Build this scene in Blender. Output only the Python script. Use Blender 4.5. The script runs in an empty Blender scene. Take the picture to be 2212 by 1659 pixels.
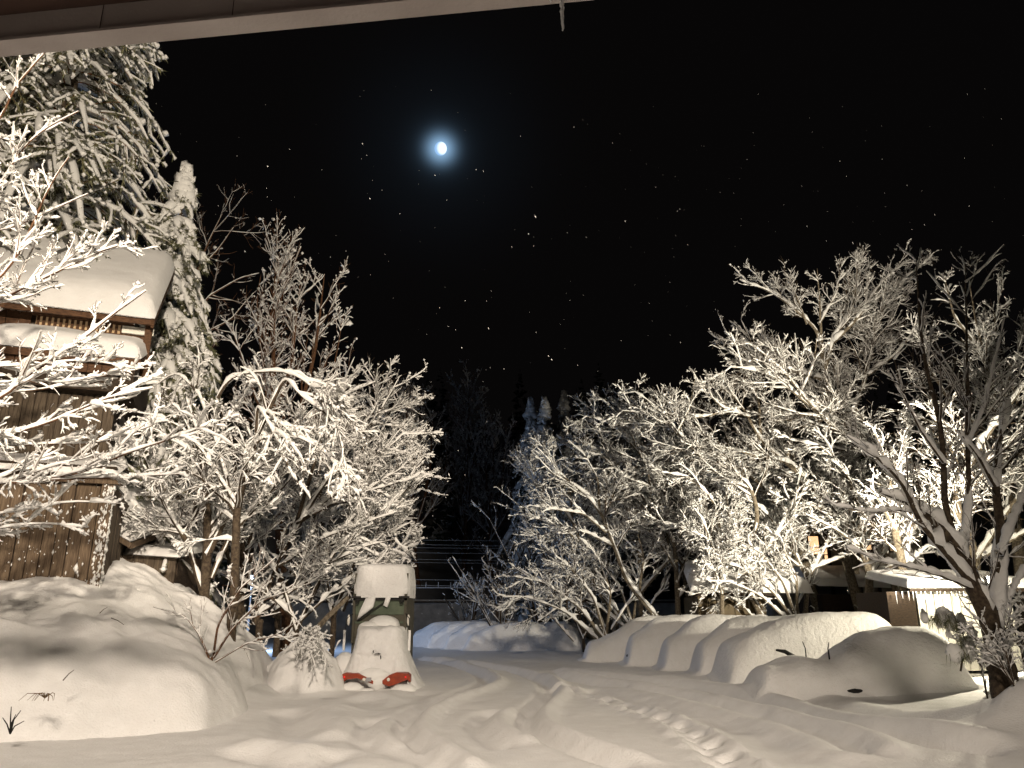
import bpy, math, random
import numpy as np
from mathutils import Vector
random.seed(7); rng = np.random.default_rng(11)

# ------------------------------------------------------------------ camera, sky, lamps, exposure
sc = bpy.context.scene
F = 1661.0; CH = 2.2; TH = math.radians(16.5); CS, SN = math.cos(TH), math.sin(TH)
cam_d = bpy.data.cameras.new('camera'); cam = bpy.data.objects.new('camera', cam_d)
sc.collection.objects.link(cam); sc.camera = cam
cam.location = (0, 0, CH); cam.rotation_euler = (math.pi/2+TH, 0, 0)
cam_d.sensor_width = 36; cam_d.lens = F/2212*36; cam_d.clip_start = 0.1; cam_d.clip_end = 3000
sc.view_settings.view_transform = 'Standard'
try: sc.view_settings.look = 'None'
except Exception: pass
sc.view_settings.exposure = 0.0; sc.view_settings.gamma = 1.0

def W(u, v, Y):
    """point at distance Y in front of the porch seen at photo position u, v"""
    cx = (u-1106)/F; cy = (829.5-v)/F; k = Y/(CS-cy*SN)
    return np.array([cx*k, Y, CH+(SN+cy*CS)*k])
def G(u, v, z=0.0):
    cx = (u-1106)/F; cy = (829.5-v)/F; k = (z-CH)/(SN+cy*CS)
    return np.array([cx*k, (CS-cy*SN)*k, z])

MOON = W(952, 321, 900.0)
world = bpy.data.worlds.new('World'); sc.world = world; world.use_nodes = True
nt = world.node_tree; nt.nodes.clear(); N = nt.nodes.new; Lk = nt.links.new
out = N('ShaderNodeOutputWorld'); bg = N('ShaderNodeBackground')
tc = N('ShaderNodeTexCoord'); dot = N('ShaderNodeVectorMath'); dot.operation = 'DOT_PRODUCT'
md = Vector(MOON-np.array([0, 0, CH])).normalized(); dot.inputs[1].default_value = md
nrm = N('ShaderNodeVectorMath'); nrm.operation = 'NORMALIZE'
Lk(tc.outputs['Generated'], nrm.inputs[0]); Lk(nrm.outputs[0], dot.inputs[0])
def mth(op, a, b=None):
    m = N('ShaderNodeMath'); m.operation = op
    for i, x in enumerate((a, b)):
        if x is None: continue
        if isinstance(x, (int, float)): m.inputs[i].default_value = x
        else: Lk(x, m.inputs[i])
    return m.outputs[0]
def mixc(n, fac, a, b):
    m = n('ShaderNodeMix'); m.data_type = 'RGBA'; return m
one = mth('SUBTRACT', 1.0, dot.outputs['Value'])            # 1-cos(angle to the moon)
h1 = mth('MULTIPLY', mth('EXPONENT', mth('MULTIPLY', one, -9000.0)), 0.75)
h2 = mth('MULTIPLY', mth('EXPONENT', mth('MULTIPLY', one, -2400.0)), 0.038)
h3 = mth('MULTIPLY', mth('EXPONENT', mth('MULTIPLY', one, -220.0)), 0.006)
halo = mth('ADD', mth('ADD', h1, h2), h3)
vm = N('ShaderNodeVectorMath'); vm.operation = 'SCALE'; vm.inputs[0].default_value = (0.38, 0.66, 1.0); Lk(halo, vm.inputs['Scale'])
va = N('ShaderNodeVectorMath'); va.operation = 'ADD'; va.inputs[1].default_value = (0.0022, 0.0019, 0.0019)
Lk(vm.outputs[0], va.inputs[0]); Lk(va.outputs[0], bg.inputs['Color']); bg.inputs['Strength'].default_value = 1.0
Lk(bg.outputs[0], out.inputs['Surface'])

WARM = (1.0, 0.86, 0.68)
def lamp(kind, loc, target, power, color, size=0.25, cone=100, blend=0.8):
    d = bpy.data.lights.new('lamp_or_added_light', kind); d.energy = power; d.color = color
    d.shadow_soft_size = size
    if kind == 'SPOT': d.spot_size = math.radians(cone); d.spot_blend = blend
    o = bpy.data.objects.new('lamp_or_added_light', d); sc.collection.objects.link(o); o.location = loc
    o.rotation_euler = (Vector(target)-Vector(loc)).to_track_quat('-Z', 'Y').to_euler()
    return o
LAMP_R = W(2152, 1262, 25.0)          # lamp on its post behind the dark tree, on the right
LAMP_B = (-15.5, 47.0, 3.8)           # blue-white street lamp far behind the truck
lamp('SPOT', (6.0, -12.0, 14.0), (-13.6, 24.0, 14.5), 54000, WARM, 0.3, 44, 0.35)
lamp('SPOT', (2.0, -12.0, 14.0), (15.5, 42.0, 20.0), 52000, WARM, 0.3, 24, 0.8)       # added spot brightening the big right-hand crown; no such lamp stands there
lamp('SPOT', (1.0, -12.0, 16.5), (-4.0, 15.5, 0.0), 44000, (1.0, 0.855, 0.70), 1.6, 60, 1.0)        # porch floodlight over the yard
lamp('POINT', tuple(LAMP_R+np.array([0, 0, 0.35])), (0, 0, 0), 2600, (1.0, 0.9, 0.68), 0.15)
lamp('SPOT', tuple(LAMP_R+np.array([-.2, -.2, 0.6])), (9.5, 40, 16), 19000, (1.0, 0.9, 0.72), 0.15, 112, 0.8)
lamp('POINT', LAMP_B, (0, 0, 0), 2200, (0.42, 0.62, 1.0), 0.15)

# ------------------------------------------------------------------ helpers
col = sc.collection
def mesh_np(name, V, faces_list, mat, smooth=True, parent=None):
    """faces_list: list of (M,k) int arrays"""
    me = bpy.data.meshes.new(name); V = np.asarray(V, dtype=np.float32)
    me.vertices.add(len(V)); me.vertices.foreach_set('co', V.ravel())
    fl = [np.asarray(f, dtype=np.int32) for f in faces_list if len(f)]
    tot = sum(f.size for f in fl); nf = sum(len(f) for f in fl)
    me.loops.add(tot); me.loops.foreach_set('vertex_index', np.concatenate([f.ravel() for f in fl]))
    sizes = np.concatenate([np.full(len(f), f.shape[1], dtype=np.int32) for f in fl])
    st = np.concatenate([[0], np.cumsum(sizes)[:-1]]).astype(np.int32)
    me.polygons.add(nf); me.polygons.foreach_set('loop_start', st)
    try: me.polygons.foreach_set('loop_total', sizes)
    except Exception: pass
    me.polygons.foreach_set('use_smooth', np.full(nf, smooth, dtype=bool))
    me.update(calc_edges=True); me.validate()
    if mat: me.materials.append(mat)
    o = bpy.data.objects.new(name, me); col.objects.link(o)
    if parent is not None:
        o.parent = parent
    return o
def tag(o, label=None, cat=None, group=None, kind=None):
    for k, v in (('label', label), ('category', cat), ('group', group), ('kind', kind)):
        if v: o[k] = v
    return o
def empty(name, loc=(0, 0, 0), rz=0.0, **kw):
    o = bpy.data.objects.new(name, None); col.objects.link(o); o.location = tuple(float(a) for a in loc)
    o.rotation_euler = (0, 0, rz); o.empty_display_size = 0.3
    return tag(o, **kw)
def copy_tree(o, parent=None):
    c = o.copy(); col.objects.link(c)
    if parent is not None: c.parent = parent
    for ch in list(o.children): copy_tree(ch, c)
    return c

class MB:
    """collects geometry for one mesh object"""
    def __init__(s): s.V = []; s.F = {}; s.n = 0
    def add(s, V, Fs):
        V = np.asarray(V, float).reshape(-1, 3)
        for f in Fs:
            f = np.asarray(f); s.F.setdefault(f.shape[1], []).append(f+s.n)
        s.V.append(V); s.n += len(V)
    def box(s, c, d, rz=0.0, R=None):
        x, y, z = d[0]/2, d[1]/2, d[2]/2
        V = np.array([[a, b, e] for e in (-z, z) for b in (-y, y) for a in (-x, x)])
        if R is not None: V = V@np.asarray(R).T
        if rz: V = V@np.array([[math.cos(rz), -math.sin(rz), 0], [math.sin(rz), math.cos(rz), 0], [0, 0, 1]]).T
        s.add(V+np.asarray(c), [np.array([[0, 2, 3, 1], [4, 5, 7, 6], [0, 1, 5, 4], [2, 6, 7, 3], [0, 4, 6, 2], [1, 3, 7, 5]])])
    def beam(s, a, b, w, h):
        a = np.asarray(a, float); b = np.asarray(b, float); t = b-a; L = np.linalg.norm(t); t /= L
        up = np.array([0, 0, 1.]) if abs(t[2]) < .95 else np.array([0, 1., 0])
        sd = np.cross(t, up); sd /= np.linalg.norm(sd); n = np.cross(sd, t)
        s.box((a+b)/2, (L, w, h), R=np.stack([t, sd, n], 1))
    def tube(s, pts, rad, k=6):
        P = np.asarray(pts, float)[None]; R = np.broadcast_to(np.asarray(rad, float), (P.shape[1],))[None]
        V, Fq = tubes(P, R, k); s.add(V, [Fq])
        n = P.shape[1]
        s.F.setdefault(k, []).append(np.array([list(range(k))[::-1]])+s.n-n*k)
        s.F.setdefault(k, []).append(np.array([list(range(k))])+s.n-k)
    def ell(s, c, r, seg=12, ring=8, noise=0.0):
        th = np.linspace(0, math.pi, ring+1)[1:-1]; ph = np.arange(seg)*2*math.pi/seg
        V = [[0, 0, 1]]+[[math.sin(t)*math.cos(p), math.sin(t)*math.sin(p), math.cos(t)] for t in th for p in ph]+[[0, 0, -1]]
        V = np.array(V)
        if noise: V *= (1+rng.normal(0, noise, (len(V), 1)))
        V = V*np.asarray(r)+np.asarray(c); m = len(V)-1; q = []; t3 = []
        for j in range(len(th)-1):
            for i in range(seg):
                a = 1+j*seg+i; b = 1+j*seg+(i+1) % seg; q.append([a, a+seg, b+seg, b])
        for i in range(seg):
            t3.append([0, 1+i, 1+(i+1) % seg]); l = 1+(len(th)-1)*seg; t3.append([m, l+(i+1) % seg, l+i])
        s.add(V, [np.array(q), np.array(t3)])
    def build(s, name, mat, parent=None, smooth=False, origin=None):
        V = np.concatenate(s.V)
        if origin is not None: V = V-np.asarray(origin)
        return mesh_np(name, V, [np.concatenate(f) for f in s.F.values()], mat, smooth, parent)

def tubes(P, R, k, flat=None):
    """P (N,n,3) R (N,n) -> k-sided tubes"""
    Nn, n, _ = P.shape
    T = np.gradient(P, axis=1); T /= np.linalg.norm(T, axis=2, keepdims=True)+1e-9
    D = P[:, -1]-P[:, 0]; D /= np.linalg.norm(D, axis=1, keepdims=True)+1e-9
    ref = np.where(np.abs(D[:, 2:3]) < 0.8, np.array([[0, 0, 1.]]), np.array([[0.9, 0.43, 0]]))
    S = np.cross(T, ref[:, None, :]); S /= np.linalg.norm(S, axis=2, keepdims=True)+1e-9
    U = np.cross(S, T)
    a = np.arange(k)*2*math.pi/k+0.3
    V = P[:, :, None, :]+R[:, :, None, None]*(np.cos(a)[None, None, :, None]*S[:, :, None, :]+np.sin(a)[None, None, :, None]*U[:, :, None, :])
    return V.reshape(-1, 3), ringfaces(Nn, n, k)
def ringfaces(Nn, n, k):
    b = (np.arange(Nn)*n*k)[:, None, None]; i = (np.arange(n-1)*k)[None, :, None]; j = np.arange(k)[None, None, :]; j2 = (j+1) % k
    return np.stack([b+i+j, b+i+j2, b+i+k+j2, b+i+k+j], -1).reshape(-1, 4)
UP = np.array([0, 0, 1.])
def snow_on(P, R, h, w, k=5, p=0.6, lump=0.5, cover=1.0, droop=0.25):
    """loaf of snow along the upper side of each branch"""
    Nn, n, _ = P.shape
    T = np.gradient(P, axis=1); T /= np.linalg.norm(T, axis=2, keepdims=True)+1e-9
    S = np.cross(T, UP); hz = np.linalg.norm(S, axis=2)
    Sm = S.mean(1, keepdims=True); Sm /= np.linalg.norm(Sm, axis=2, keepdims=True)+1e-6
    S = S/(hz[:, :, None]+1e-6); S = np.where(hz[:, :, None] > .25, S, Sm)
    U = np.cross(S, T); U = U*np.sign(U[:, :, 2:3]+1e-9)
    U = U*.55+UP*.45; U /= np.linalg.norm(U, axis=2, keepdims=True)
    am = np.clip((hz-.22)/.5, 0, 1)**p
    a = am*(1+lump*rng.normal(0, 1, (Nn, n))); a = np.clip(a, 0, 2.0)
    if cover < 1: a = a*(rng.random((Nn, 1)) < cover)
    a[:, -1] *= .55
    a = a*(.42+.58*R/(R[:, :1]+1e-9))
    hh = (h*a)[:, :, None]; ww = (w*np.clip(a, 0, 1.3)**.5+R*.9*(a > .05))[:, :, None]
    base = P+U*(R*.25)[:, :, None]
    if k == 5: cs = [(-1, -droop), (-.85, .6), (0, 1.), (.85, .6), (1, -droop)]
    elif k == 4: cs = [(-1, -.1), (-.5, .85), (.5, .85), (1, -.1)]
    else: cs = [(-1, -.05), (0, 1.), (1, -.05)]
    V = np.stack([base+S*ww*x+U*hh*y for x, y in cs], 2)
    keep = a.max(1) > .12
    V = V[keep]
    return V.reshape(-1, 3), ringfaces(int(keep.sum()), n, k)
OCT = np.array([[1, 0, 0], [0, 1, 0], [-1, 0, 0], [0, -1, 0], [0, 0, 1], [0, 0, -.8]], float)
OCTF = np.array([[0, 1, 4], [1, 2, 4], [2, 3, 4], [3, 0, 4], [1, 0, 5], [2, 1, 5], [3, 2, 5], [0, 3, 5]])
_p = (1+5**.5)/2
ICO = np.array([[-1, _p, 0], [1, _p, 0], [-1, -_p, 0], [1, -_p, 0], [0, -1, _p], [0, 1, _p], [0, -1, -_p], [0, 1, -_p], [_p, 0, -1], [_p, 0, 1], [-_p, 0, -1], [-_p, 0, 1]])/1.9
ICOF = np.array([[0, 11, 5], [0, 5, 1], [0, 1, 7], [0, 7, 10], [0, 10, 11], [1, 5, 9], [5, 11, 4], [11, 10, 2], [10, 7, 6], [7, 1, 8], [3, 9, 4], [3, 4, 2], [3, 2, 6], [3, 6, 8], [3, 8, 9], [4, 9, 5], [2, 4, 11], [6, 2, 10], [8, 6, 7], [9, 8, 1]])
def blobs(C, R, shape='o', jit=.25):
    """C (N,3), R (N,3)"""
    B, Fb = (OCT, OCTF) if shape == 'o' else (ICO, ICOF)
    n = len(C); a = rng.random(n)*6.28; ca, sa = np.cos(a), np.sin(a)
    V = B[None]*R[:, None, :]*(1+rng.normal(0, jit, (n, len(B), 1)))
    x = V[:, :, 0]*ca[:, None]-V[:, :, 1]*sa[:, None]; y = V[:, :, 0]*sa[:, None]+V[:, :, 1]*ca[:, None]
    V = np.stack([x, y, V[:, :, 2]], -1)+C[:, None, :]
    return V.reshape(-1, 3), (Fb[None]+(np.arange(n)*len(B))[:, None, None]).reshape(-1, 3)

_tab = rng.random((256, 256))
def vn(x, y, s=0):
    x = np.asarray(x)+17.3*s; y = np.asarray(y)+41.7*s
    xi = np.floor(x).astype(int); yi = np.floor(y).astype(int); fx = x-xi; fy = y-yi
    fx = fx*fx*(3-2*fx); fy = fy*fy*(3-2*fy)
    g = lambda a, b: _tab[a & 255, b & 255]
    return (g(xi, yi)*(1-fx)+g(xi+1, yi)*fx)*(1-fy)+(g(xi, yi+1)*(1-fx)+g(xi+1, yi+1)*fx)*fy-.5
def fbm(x, y, o=4, s=0):
    return sum(vn(x*2**i, y*2**i, s+i)/2**i for i in range(o))
def sst(a, b, x):
    t = np.clip((x-a)/(b-a), 0, 1); return t*t*(3-2*t)
def grid(name, X, Y, Z, mat, parent=None, flip=False, origin=(0, 0, 0)):
    ny, nx = X.shape; idx = np.arange(nx*ny).reshape(ny, nx)
    f = np.stack([idx[:-1, :-1], idx[:-1, 1:], idx[1:, 1:], idx[1:, :-1]], -1).reshape(-1, 4)
    V = np.stack([X, Y, Z], -1).reshape(-1, 3)-np.asarray(origin)
    return mesh_np(name, V, [f[:, ::-1] if flip else f], mat, True, parent)

# ------------------------------------------------------------------ materials
def mat(name, base, rough=.8, noise=None, bump=0.0, bscale=20, metal=0.0, emit=None, estr=0, stretch=None, second=None, spec=.3, bump2=None):
    m = bpy.data.materials.new(name); m.use_nodes = True; t = m.node_tree; b = t.nodes['Principled BSDF']
    b.inputs['Base Color'].default_value = (*base, 1); b.inputs['Roughness'].default_value = rough
    b.inputs['Metallic'].default_value = metal; b.inputs['Specular IOR Level'].default_value = spec
    co = t.nodes.new('ShaderNodeTexCoord'); src = co.outputs['Object']
    if stretch:
        mp = t.nodes.new('ShaderNodeMapping'); mp.inputs['Scale'].default_value = stretch; t.links.new(src, mp.inputs[0]); src = mp.outputs[0]
    if second:
        n = t.nodes.new('ShaderNodeTexNoise'); n.inputs['Scale'].default_value = noise or 5; n.inputs['Detail'].default_value = 6
        t.links.new(src, n.inputs['Vector'])
        r = t.nodes.new('ShaderNodeValToRGB'); r.color_ramp.elements[0].position = .35; r.color_ramp.elements[1].position = .68
        r.color_ramp.elements[0].color = (*base, 1); r.color_ramp.elements[1].color = (*second, 1)
        t.links.new(n.outputs['Fac'], r.inputs[0]); t.links.new(r.outputs[0], b.inputs['Base Color'])
    if bump:
        n2 = t.nodes.new('ShaderNodeTexNoise'); n2.inputs['Scale'].default_value = bscale; n2.inputs['Detail'].default_value = 5
        t.links.new(src, n2.inputs['Vector']); bp = t.nodes.new('ShaderNodeBump'); bp.inputs['Strength'].default_value = 1
        bp.inputs['Distance'].default_value = bump; t.links.new(n2.outputs['Fac'], bp.inputs['Height'])
        if bump2:
            n3 = t.nodes.new('ShaderNodeTexNoise'); n3.inputs['Scale'].default_value = bump2[1]; n3.inputs['Detail'].default_value = 4
            t.links.new(src, n3.inputs['Vector']); b3 = t.nodes.new('ShaderNodeBump'); b3.inputs['Distance'].default_value = bump2[0]
            t.links.new(n3.outputs['Fac'], b3.inputs['Height']); t.links.new(b3.outputs[0], bp.inputs['Normal'])
        t.links.new(bp.outputs[0], b.inputs['Normal'])
    if emit:
        b.inputs['Emission Color'].default_value = (*emit, 1); b.inputs['Emission Strength'].default_value = estr
    return m
M = {}
M['snow'] = mat('snow', (.80, .785, .77), .7, bump=.016, bscale=26, bump2=(.03, 2.2), second=(.84, .83, .82), noise=3, spec=.15)
M['snow_car'] = mat('wind_packed_snow', (.79, .775, .76), .7, bump=.035, bscale=9, bump2=(.02, 30), second=(.83, .82, .81), noise=3, spec=.15)
M['snow_tree'] = mat('snow_on_branches', (.82, .81, .79), .75, bump=.02, bscale=14, spec=.1)
M['bark'] = mat('bark', (.035, .024, .016), .95, noise=14, second=(.10, .075, .05), bump=.012, bscale=30)
M['bark_pale'] = mat('pale_bark', (.09, .07, .05), .95, noise=12, second=(.26, .22, .16), bump=.012, bscale=26)
M['bark_red'] = mat('reddish_twig_bark', (.06, .028, .014), .9, noise=14, second=(.16, .08, .04))
M['needle'] = mat('frosted_conifer_needles', (.08, .09, .04), .8, noise=5, second=(.26, .25, .15))
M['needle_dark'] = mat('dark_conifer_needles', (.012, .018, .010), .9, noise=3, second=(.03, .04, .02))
M['cedar_twig'] = mat('orange_brown_cedar_twig', (.22, .09, .03), .85, noise=6, second=(.12, .05, .02))
M['wood'] = mat('weathered_boards', (.075, .05, .032), .9, noise=3.5, second=(.16, .115, .075), stretch=(9, 9, .8), bump=.01, bscale=12)
M['wood2'] = mat('weathered_grey_boards', (.05, .036, .025), .9, noise=3, second=(.13, .10, .07), stretch=(11, 11, .7), bump=.01, bscale=12)
M['wood_red'] = mat('red_brown_timber', (.055, .026, .013), .8, noise=5, second=(.13, .066, .032), stretch=(2, 2, 6), bump=.006, bscale=14)
M['wood_dark'] = mat('dark_timber', (.022, .015, .011), .9, noise=5, second=(.05, .033, .02), stretch=(2, 2, 5))
M['plaster'] = mat('grey_plaster', (.22, .20, .17), .9, noise=2, second=(.32, .29, .25), bump=.004, bscale=25)
M['fascia'] = mat('painted_metal_fascia', (.42, .37, .35), .5, noise=2.5, second=(.50, .45, .43), bump=.002, bscale=60)
M['soffit'] = mat('brown_soffit', (.05, .027, .022), .7, noise=4, second=(.07, .04, .03))
M['ice'] = mat('ice', (.95, .97, 1), .08, spec=.6); _b = M['ice'].node_tree.nodes['Principled BSDF']; _b.inputs['Transmission Weight'].default_value = .2; _b.inputs['IOR'].default_value = 1.31
M['black'] = mat('black_rubber', (.012, .011, .010), .6)
M['green'] = mat('green_painted_metal', (.065, .085, .055), .5, noise=4, second=(.10, .125, .08), bump=.003, bscale=30)
M['olive'] = mat('olive_brown_panel', (.06, .055, .038), .6, noise=4, second=(.09, .08, .055))
M['orange'] = mat('orange_bumper_paint', (.33, .045, .010), .38, noise=5, second=(.20, .025, .008), spec=.5)
M['red_lens'] = mat('red_lens', (.7, .02, .02), .25, emit=(1, .05, .04), estr=.35)
M['lens'] = mat('clear_lamp_lens', (.75, .72, .65), .15, spec=.8)
M['metal'] = mat('galvanised_metal', (.35, .35, .36), .45, metal=.7)
M['tan'] = mat('tan_sheet_metal', (.085, .06, .026), .6, noise=3, second=(.115, .082, .036))
M['board'] = mat('white_board_wall', (.72, .70, .62), .7, noise=3, second=(.8, .78, .7))
M['window_lit'] = mat('lit_paper_window', (.8, .6, .4), .8, emit=(1.0, .60, .30), estr=1.3)
M['window_warm'] = mat('warm_window', (.5, .35, .2), .8, emit=(1.0, .62, .32), estr=.12)
M['lamp_glow'] = mat('lamp_glass', (1, 1, 1), .5, emit=(1.0, .95, .82), estr=30)
M['lamp_blue'] = mat('blue_white_lamp_glass', (1, 1, 1), .5, emit=(.55, .75, 1.0), estr=8)
M['wire'] = mat('power_cable', (.25, .26, .27), .5)
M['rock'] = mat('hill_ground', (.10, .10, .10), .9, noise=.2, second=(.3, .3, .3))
M['dry'] = mat('dry_grass', (.16, .10, .05), .9)
M['moon'] = mat('moon_surface', (.5, .5, .5), 1)
t = M['moon'].node_tree; b = t.nodes['Principled BSDF']

# ------------------------------------------------------------------ ground
def pl(pts, crop):
    if crop == 3: f = lambda a, b: (438.9+.4464*a, 1261.8+.4464*b)
    elif crop == 4: f = lambda a, b: (1261.8+.4296*a, 1261.8+.4296*b)
    return np.array([G(*f(a, b))[:2] for a, b in pts])
def dist_poly(X, Y, P):
    best = np.full(X.shape, 1e9); tt = np.zeros(X.shape); sg = np.zeros(X.shape); acc = 0
    for a, b in zip(P[:-1], P[1:]):
        d = b-a; L = np.hypot(*d); s = ((X-a[0])*d[0]+(Y-a[1])*d[1])/(L*L); sc_ = np.clip(s, 0, 1)
        dx = X-a[0]-sc_*d[0]; dy = Y-a[1]-sc_*d[1]; D = np.hypot(dx, dy); m = D < best
        best = np.where(m, D, best); tt = np.where(m, acc+sc_*L, tt); sg = np.where(m, np.sign(d[0]*dy-d[1]*dx), sg); acc += L
    return best, tt, sg, acc
def smooth_line(P, n=40):
    t = np.linspace(0, 1, len(P)); q = np.linspace(0, 1, n); R = np.stack([np.interp(q, t, P[:, i]) for i in range(P.shape[1])], 1)
    for _ in range(3):
        R[1:-1] = (R[:-2]+2*R[1:-1]+R[2:])/4
    return R
TR = [(pl([(1020, 360), (1180, 385), (1310, 420), (1390, 465), (1330, 505), (1200, 545), (1080, 590), (990, 640), (950, 690), (980, 740), (1060, 800), (1130, 860), (1200, 930)], 3), .17, .22),
      (pl([(1100, 370), (1400, 400), (1620, 450), (1690, 510), (1640, 560), (1560, 620), (1560, 680), (1620, 730), (1760, 790), (1900, 840), (2100, 900)], 3), .17, .22),
      (pl([(1420, 600), (1340, 640), (1320, 680), (1350, 720), (1400, 760), (1500, 800)], 3), .13, .24),
      (pl([(900, 640), (790, 670), (760, 700), (765, 740), (820, 780), (940, 815), (1040, 870)], 3), .13, .24),
      (pl([(420, 600), (400, 650), (430, 700), (360, 760)], 3), .15, .5),
      (pl([(640, 560), (800, 560), (860, 590), (1000, 560), (1100, 520)], 3), .10, .5),
      (pl([(0, 800), (200, 810), (400, 850), (500, 880), (600, 830), (760, 800)], 3), .13, .35),
      (pl([(-200, 430), (0, 460), (400, 500), (700, 545), (1000, 610), (1300, 715), (1500, 760), (1800, 830), (2200, 880)], 4), .17, .30),
      (pl([(-200, 455), (0, 490), (400, 555), (800, 640), (1100, 720), (1300, 800), (1400, 880)], 4), .18, .30),
      (pl([(-100, 425), (300, 455), (700, 490), (1100, 580), (1500, 690), (1900, 760), (2200, 780)], 4), .10, .45),
      (pl([(0, 520), (300, 590), (600, 660), (900, 760), (1000, 840), (1050, 900)], 4), .12, .5)]
FOOT = pl([(-120, 520), (0, 552), (120, 580), (250, 620), (360, 655), (450, 690), (530, 735), (590, 780), (650, 830), (720, 890), (800, 960)], 4)
def bump(X, Y, cx, cy, rx, ry, h, p=2):
    return h*np.exp(-(((X-cx)/rx)**2+((Y-cy)/ry)**2)**(p/2))
def ground(X, Y):
    Z = fbm(X*.35, Y*.22, 3, 1)*.07*sst(60, 30, Y)+fbm(X*1.1, Y*.75, 2, 5)*.04+fbm(X*3, Y*2.2, 2, 9)*.015+fbm(X*1.6, Y*4, 3, 14)*.012*sst(40, 20, Y)
    for P, A, w in TR:
        D, t, s, L = dist_poly(X, Y, smooth_line(P, 48)); m = np.exp(-(D/w)**2)
        fade = sst(0, .6, t)*sst(0, .6, L-t)
        Z = Z-A*m*fade*(1+.5*vn(t*1.1, 0*t, 3))+A*.75*np.exp(-((D-w*1.9)/w)**2)*fade*(.7+.5*s)
    D, t, s, L = dist_poly(X, Y, smooth_line(FOOT, 48))
    side = s*D; step = np.mod(t/.62, 2); c = np.where(step < 1, .13, -.13); ph = np.mod(t/.62, 1)-.5
    hole = np.exp(-((side-c)/.14)**2-(ph*.62/.2)**2)
    Z = Z-.36*hole-.10*np.exp(-(D/.35)**2)+.07*np.exp(-((D-.45)/.15)**2)*(1+1.6*vn(X*4, Y*4, 2))
    # raised yard edges and the snowbanks along the trees
    Z = Z+sst(9, 15, X)*.15*sst(40, 22, Y)
    Z = Z+bump(X, Y, 11.7, 15.2, 2.7, 2.1, 1.25)+bump(X, Y, 16, 16, 3, 3, .9)+bump(X, Y, 9.4, 15.0, 1.0, .7, .42)+bump(X, Y, 11.6, 19.3, .38, .4, .42)+bump(X, Y, 12.4, 19.5, .5, .5, .35)+bump(X, Y, 13.6, 18.2, 1.8, 1.5, .9)
    Z = Z+bump(X, Y, 18, 21, 3.6, 4, 1.3)
    # left of the truck
    Z = Z+bump(X, Y, -12.5, 26, 5.0, 4.0, 1.3, 3)+bump(X, Y, -8.0, 21.5, 1.3, 1.8, .9, 2.6)+bump(X, Y, -10.4, 21.0, 1.6, 1.6, .9)
    Z = Z+bump(X, Y, -20, 30, 8, 9, 2.6, 3)
    return Z
xs = np.concatenate([np.linspace(-240, -26, 20)[:-1], np.linspace(-26, -12, 36)[:-1], np.arange(-12, 17, .09), np.linspace(17, 40, 30)[1:], np.linspace(40, 240, 18)[1:]])
ys = np.concatenate([np.linspace(-40, 11, 14)[:-1], np.arange(11, 30, .095), np.linspace(30, 60, 130)[1:], np.linspace(60, 260, 40)[1:]])
X, Y = np.meshgrid(xs, ys); Zg = ground(X, Y)
tag(grid('snow_ground', X, Y, Zg, M['snow']), 'deep rutted snow over the yard with curved tyre tracks', kind='structure')
def gz(x, y): return float(ground(np.array([[x]]), np.array([[y]]))[0, 0])

# wooded hill behind
xs = np.linspace(-260, 260, 90); ys = np.linspace(68, 330, 50); X, Y = np.meshgrid(xs, ys)
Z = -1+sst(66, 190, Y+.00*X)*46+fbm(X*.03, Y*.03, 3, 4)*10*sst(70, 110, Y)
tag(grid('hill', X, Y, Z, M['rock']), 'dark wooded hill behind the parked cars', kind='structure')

# moon
mo = MB(); mo.ell((0, 0, 0), (8.2, 8.2, 9.4), 32, 20)
moon = mo.build('moon', M['moon'], smooth=True); moon.location = MOON
tag(moon, 'bright bluish white moon glowing alone in the black sky', 'moon')
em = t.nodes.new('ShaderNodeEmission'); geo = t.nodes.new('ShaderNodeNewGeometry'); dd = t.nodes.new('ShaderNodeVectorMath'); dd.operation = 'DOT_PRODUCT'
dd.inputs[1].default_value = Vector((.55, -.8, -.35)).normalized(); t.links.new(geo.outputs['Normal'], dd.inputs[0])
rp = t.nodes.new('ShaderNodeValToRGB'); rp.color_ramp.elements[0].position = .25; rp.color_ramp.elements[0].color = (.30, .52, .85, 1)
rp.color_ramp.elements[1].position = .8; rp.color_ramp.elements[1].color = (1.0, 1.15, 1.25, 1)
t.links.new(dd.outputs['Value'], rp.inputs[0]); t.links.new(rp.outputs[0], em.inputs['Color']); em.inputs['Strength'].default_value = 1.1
t.links.new(em.outputs[0], t.nodes['Material Output'].inputs['Surface'])

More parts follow.
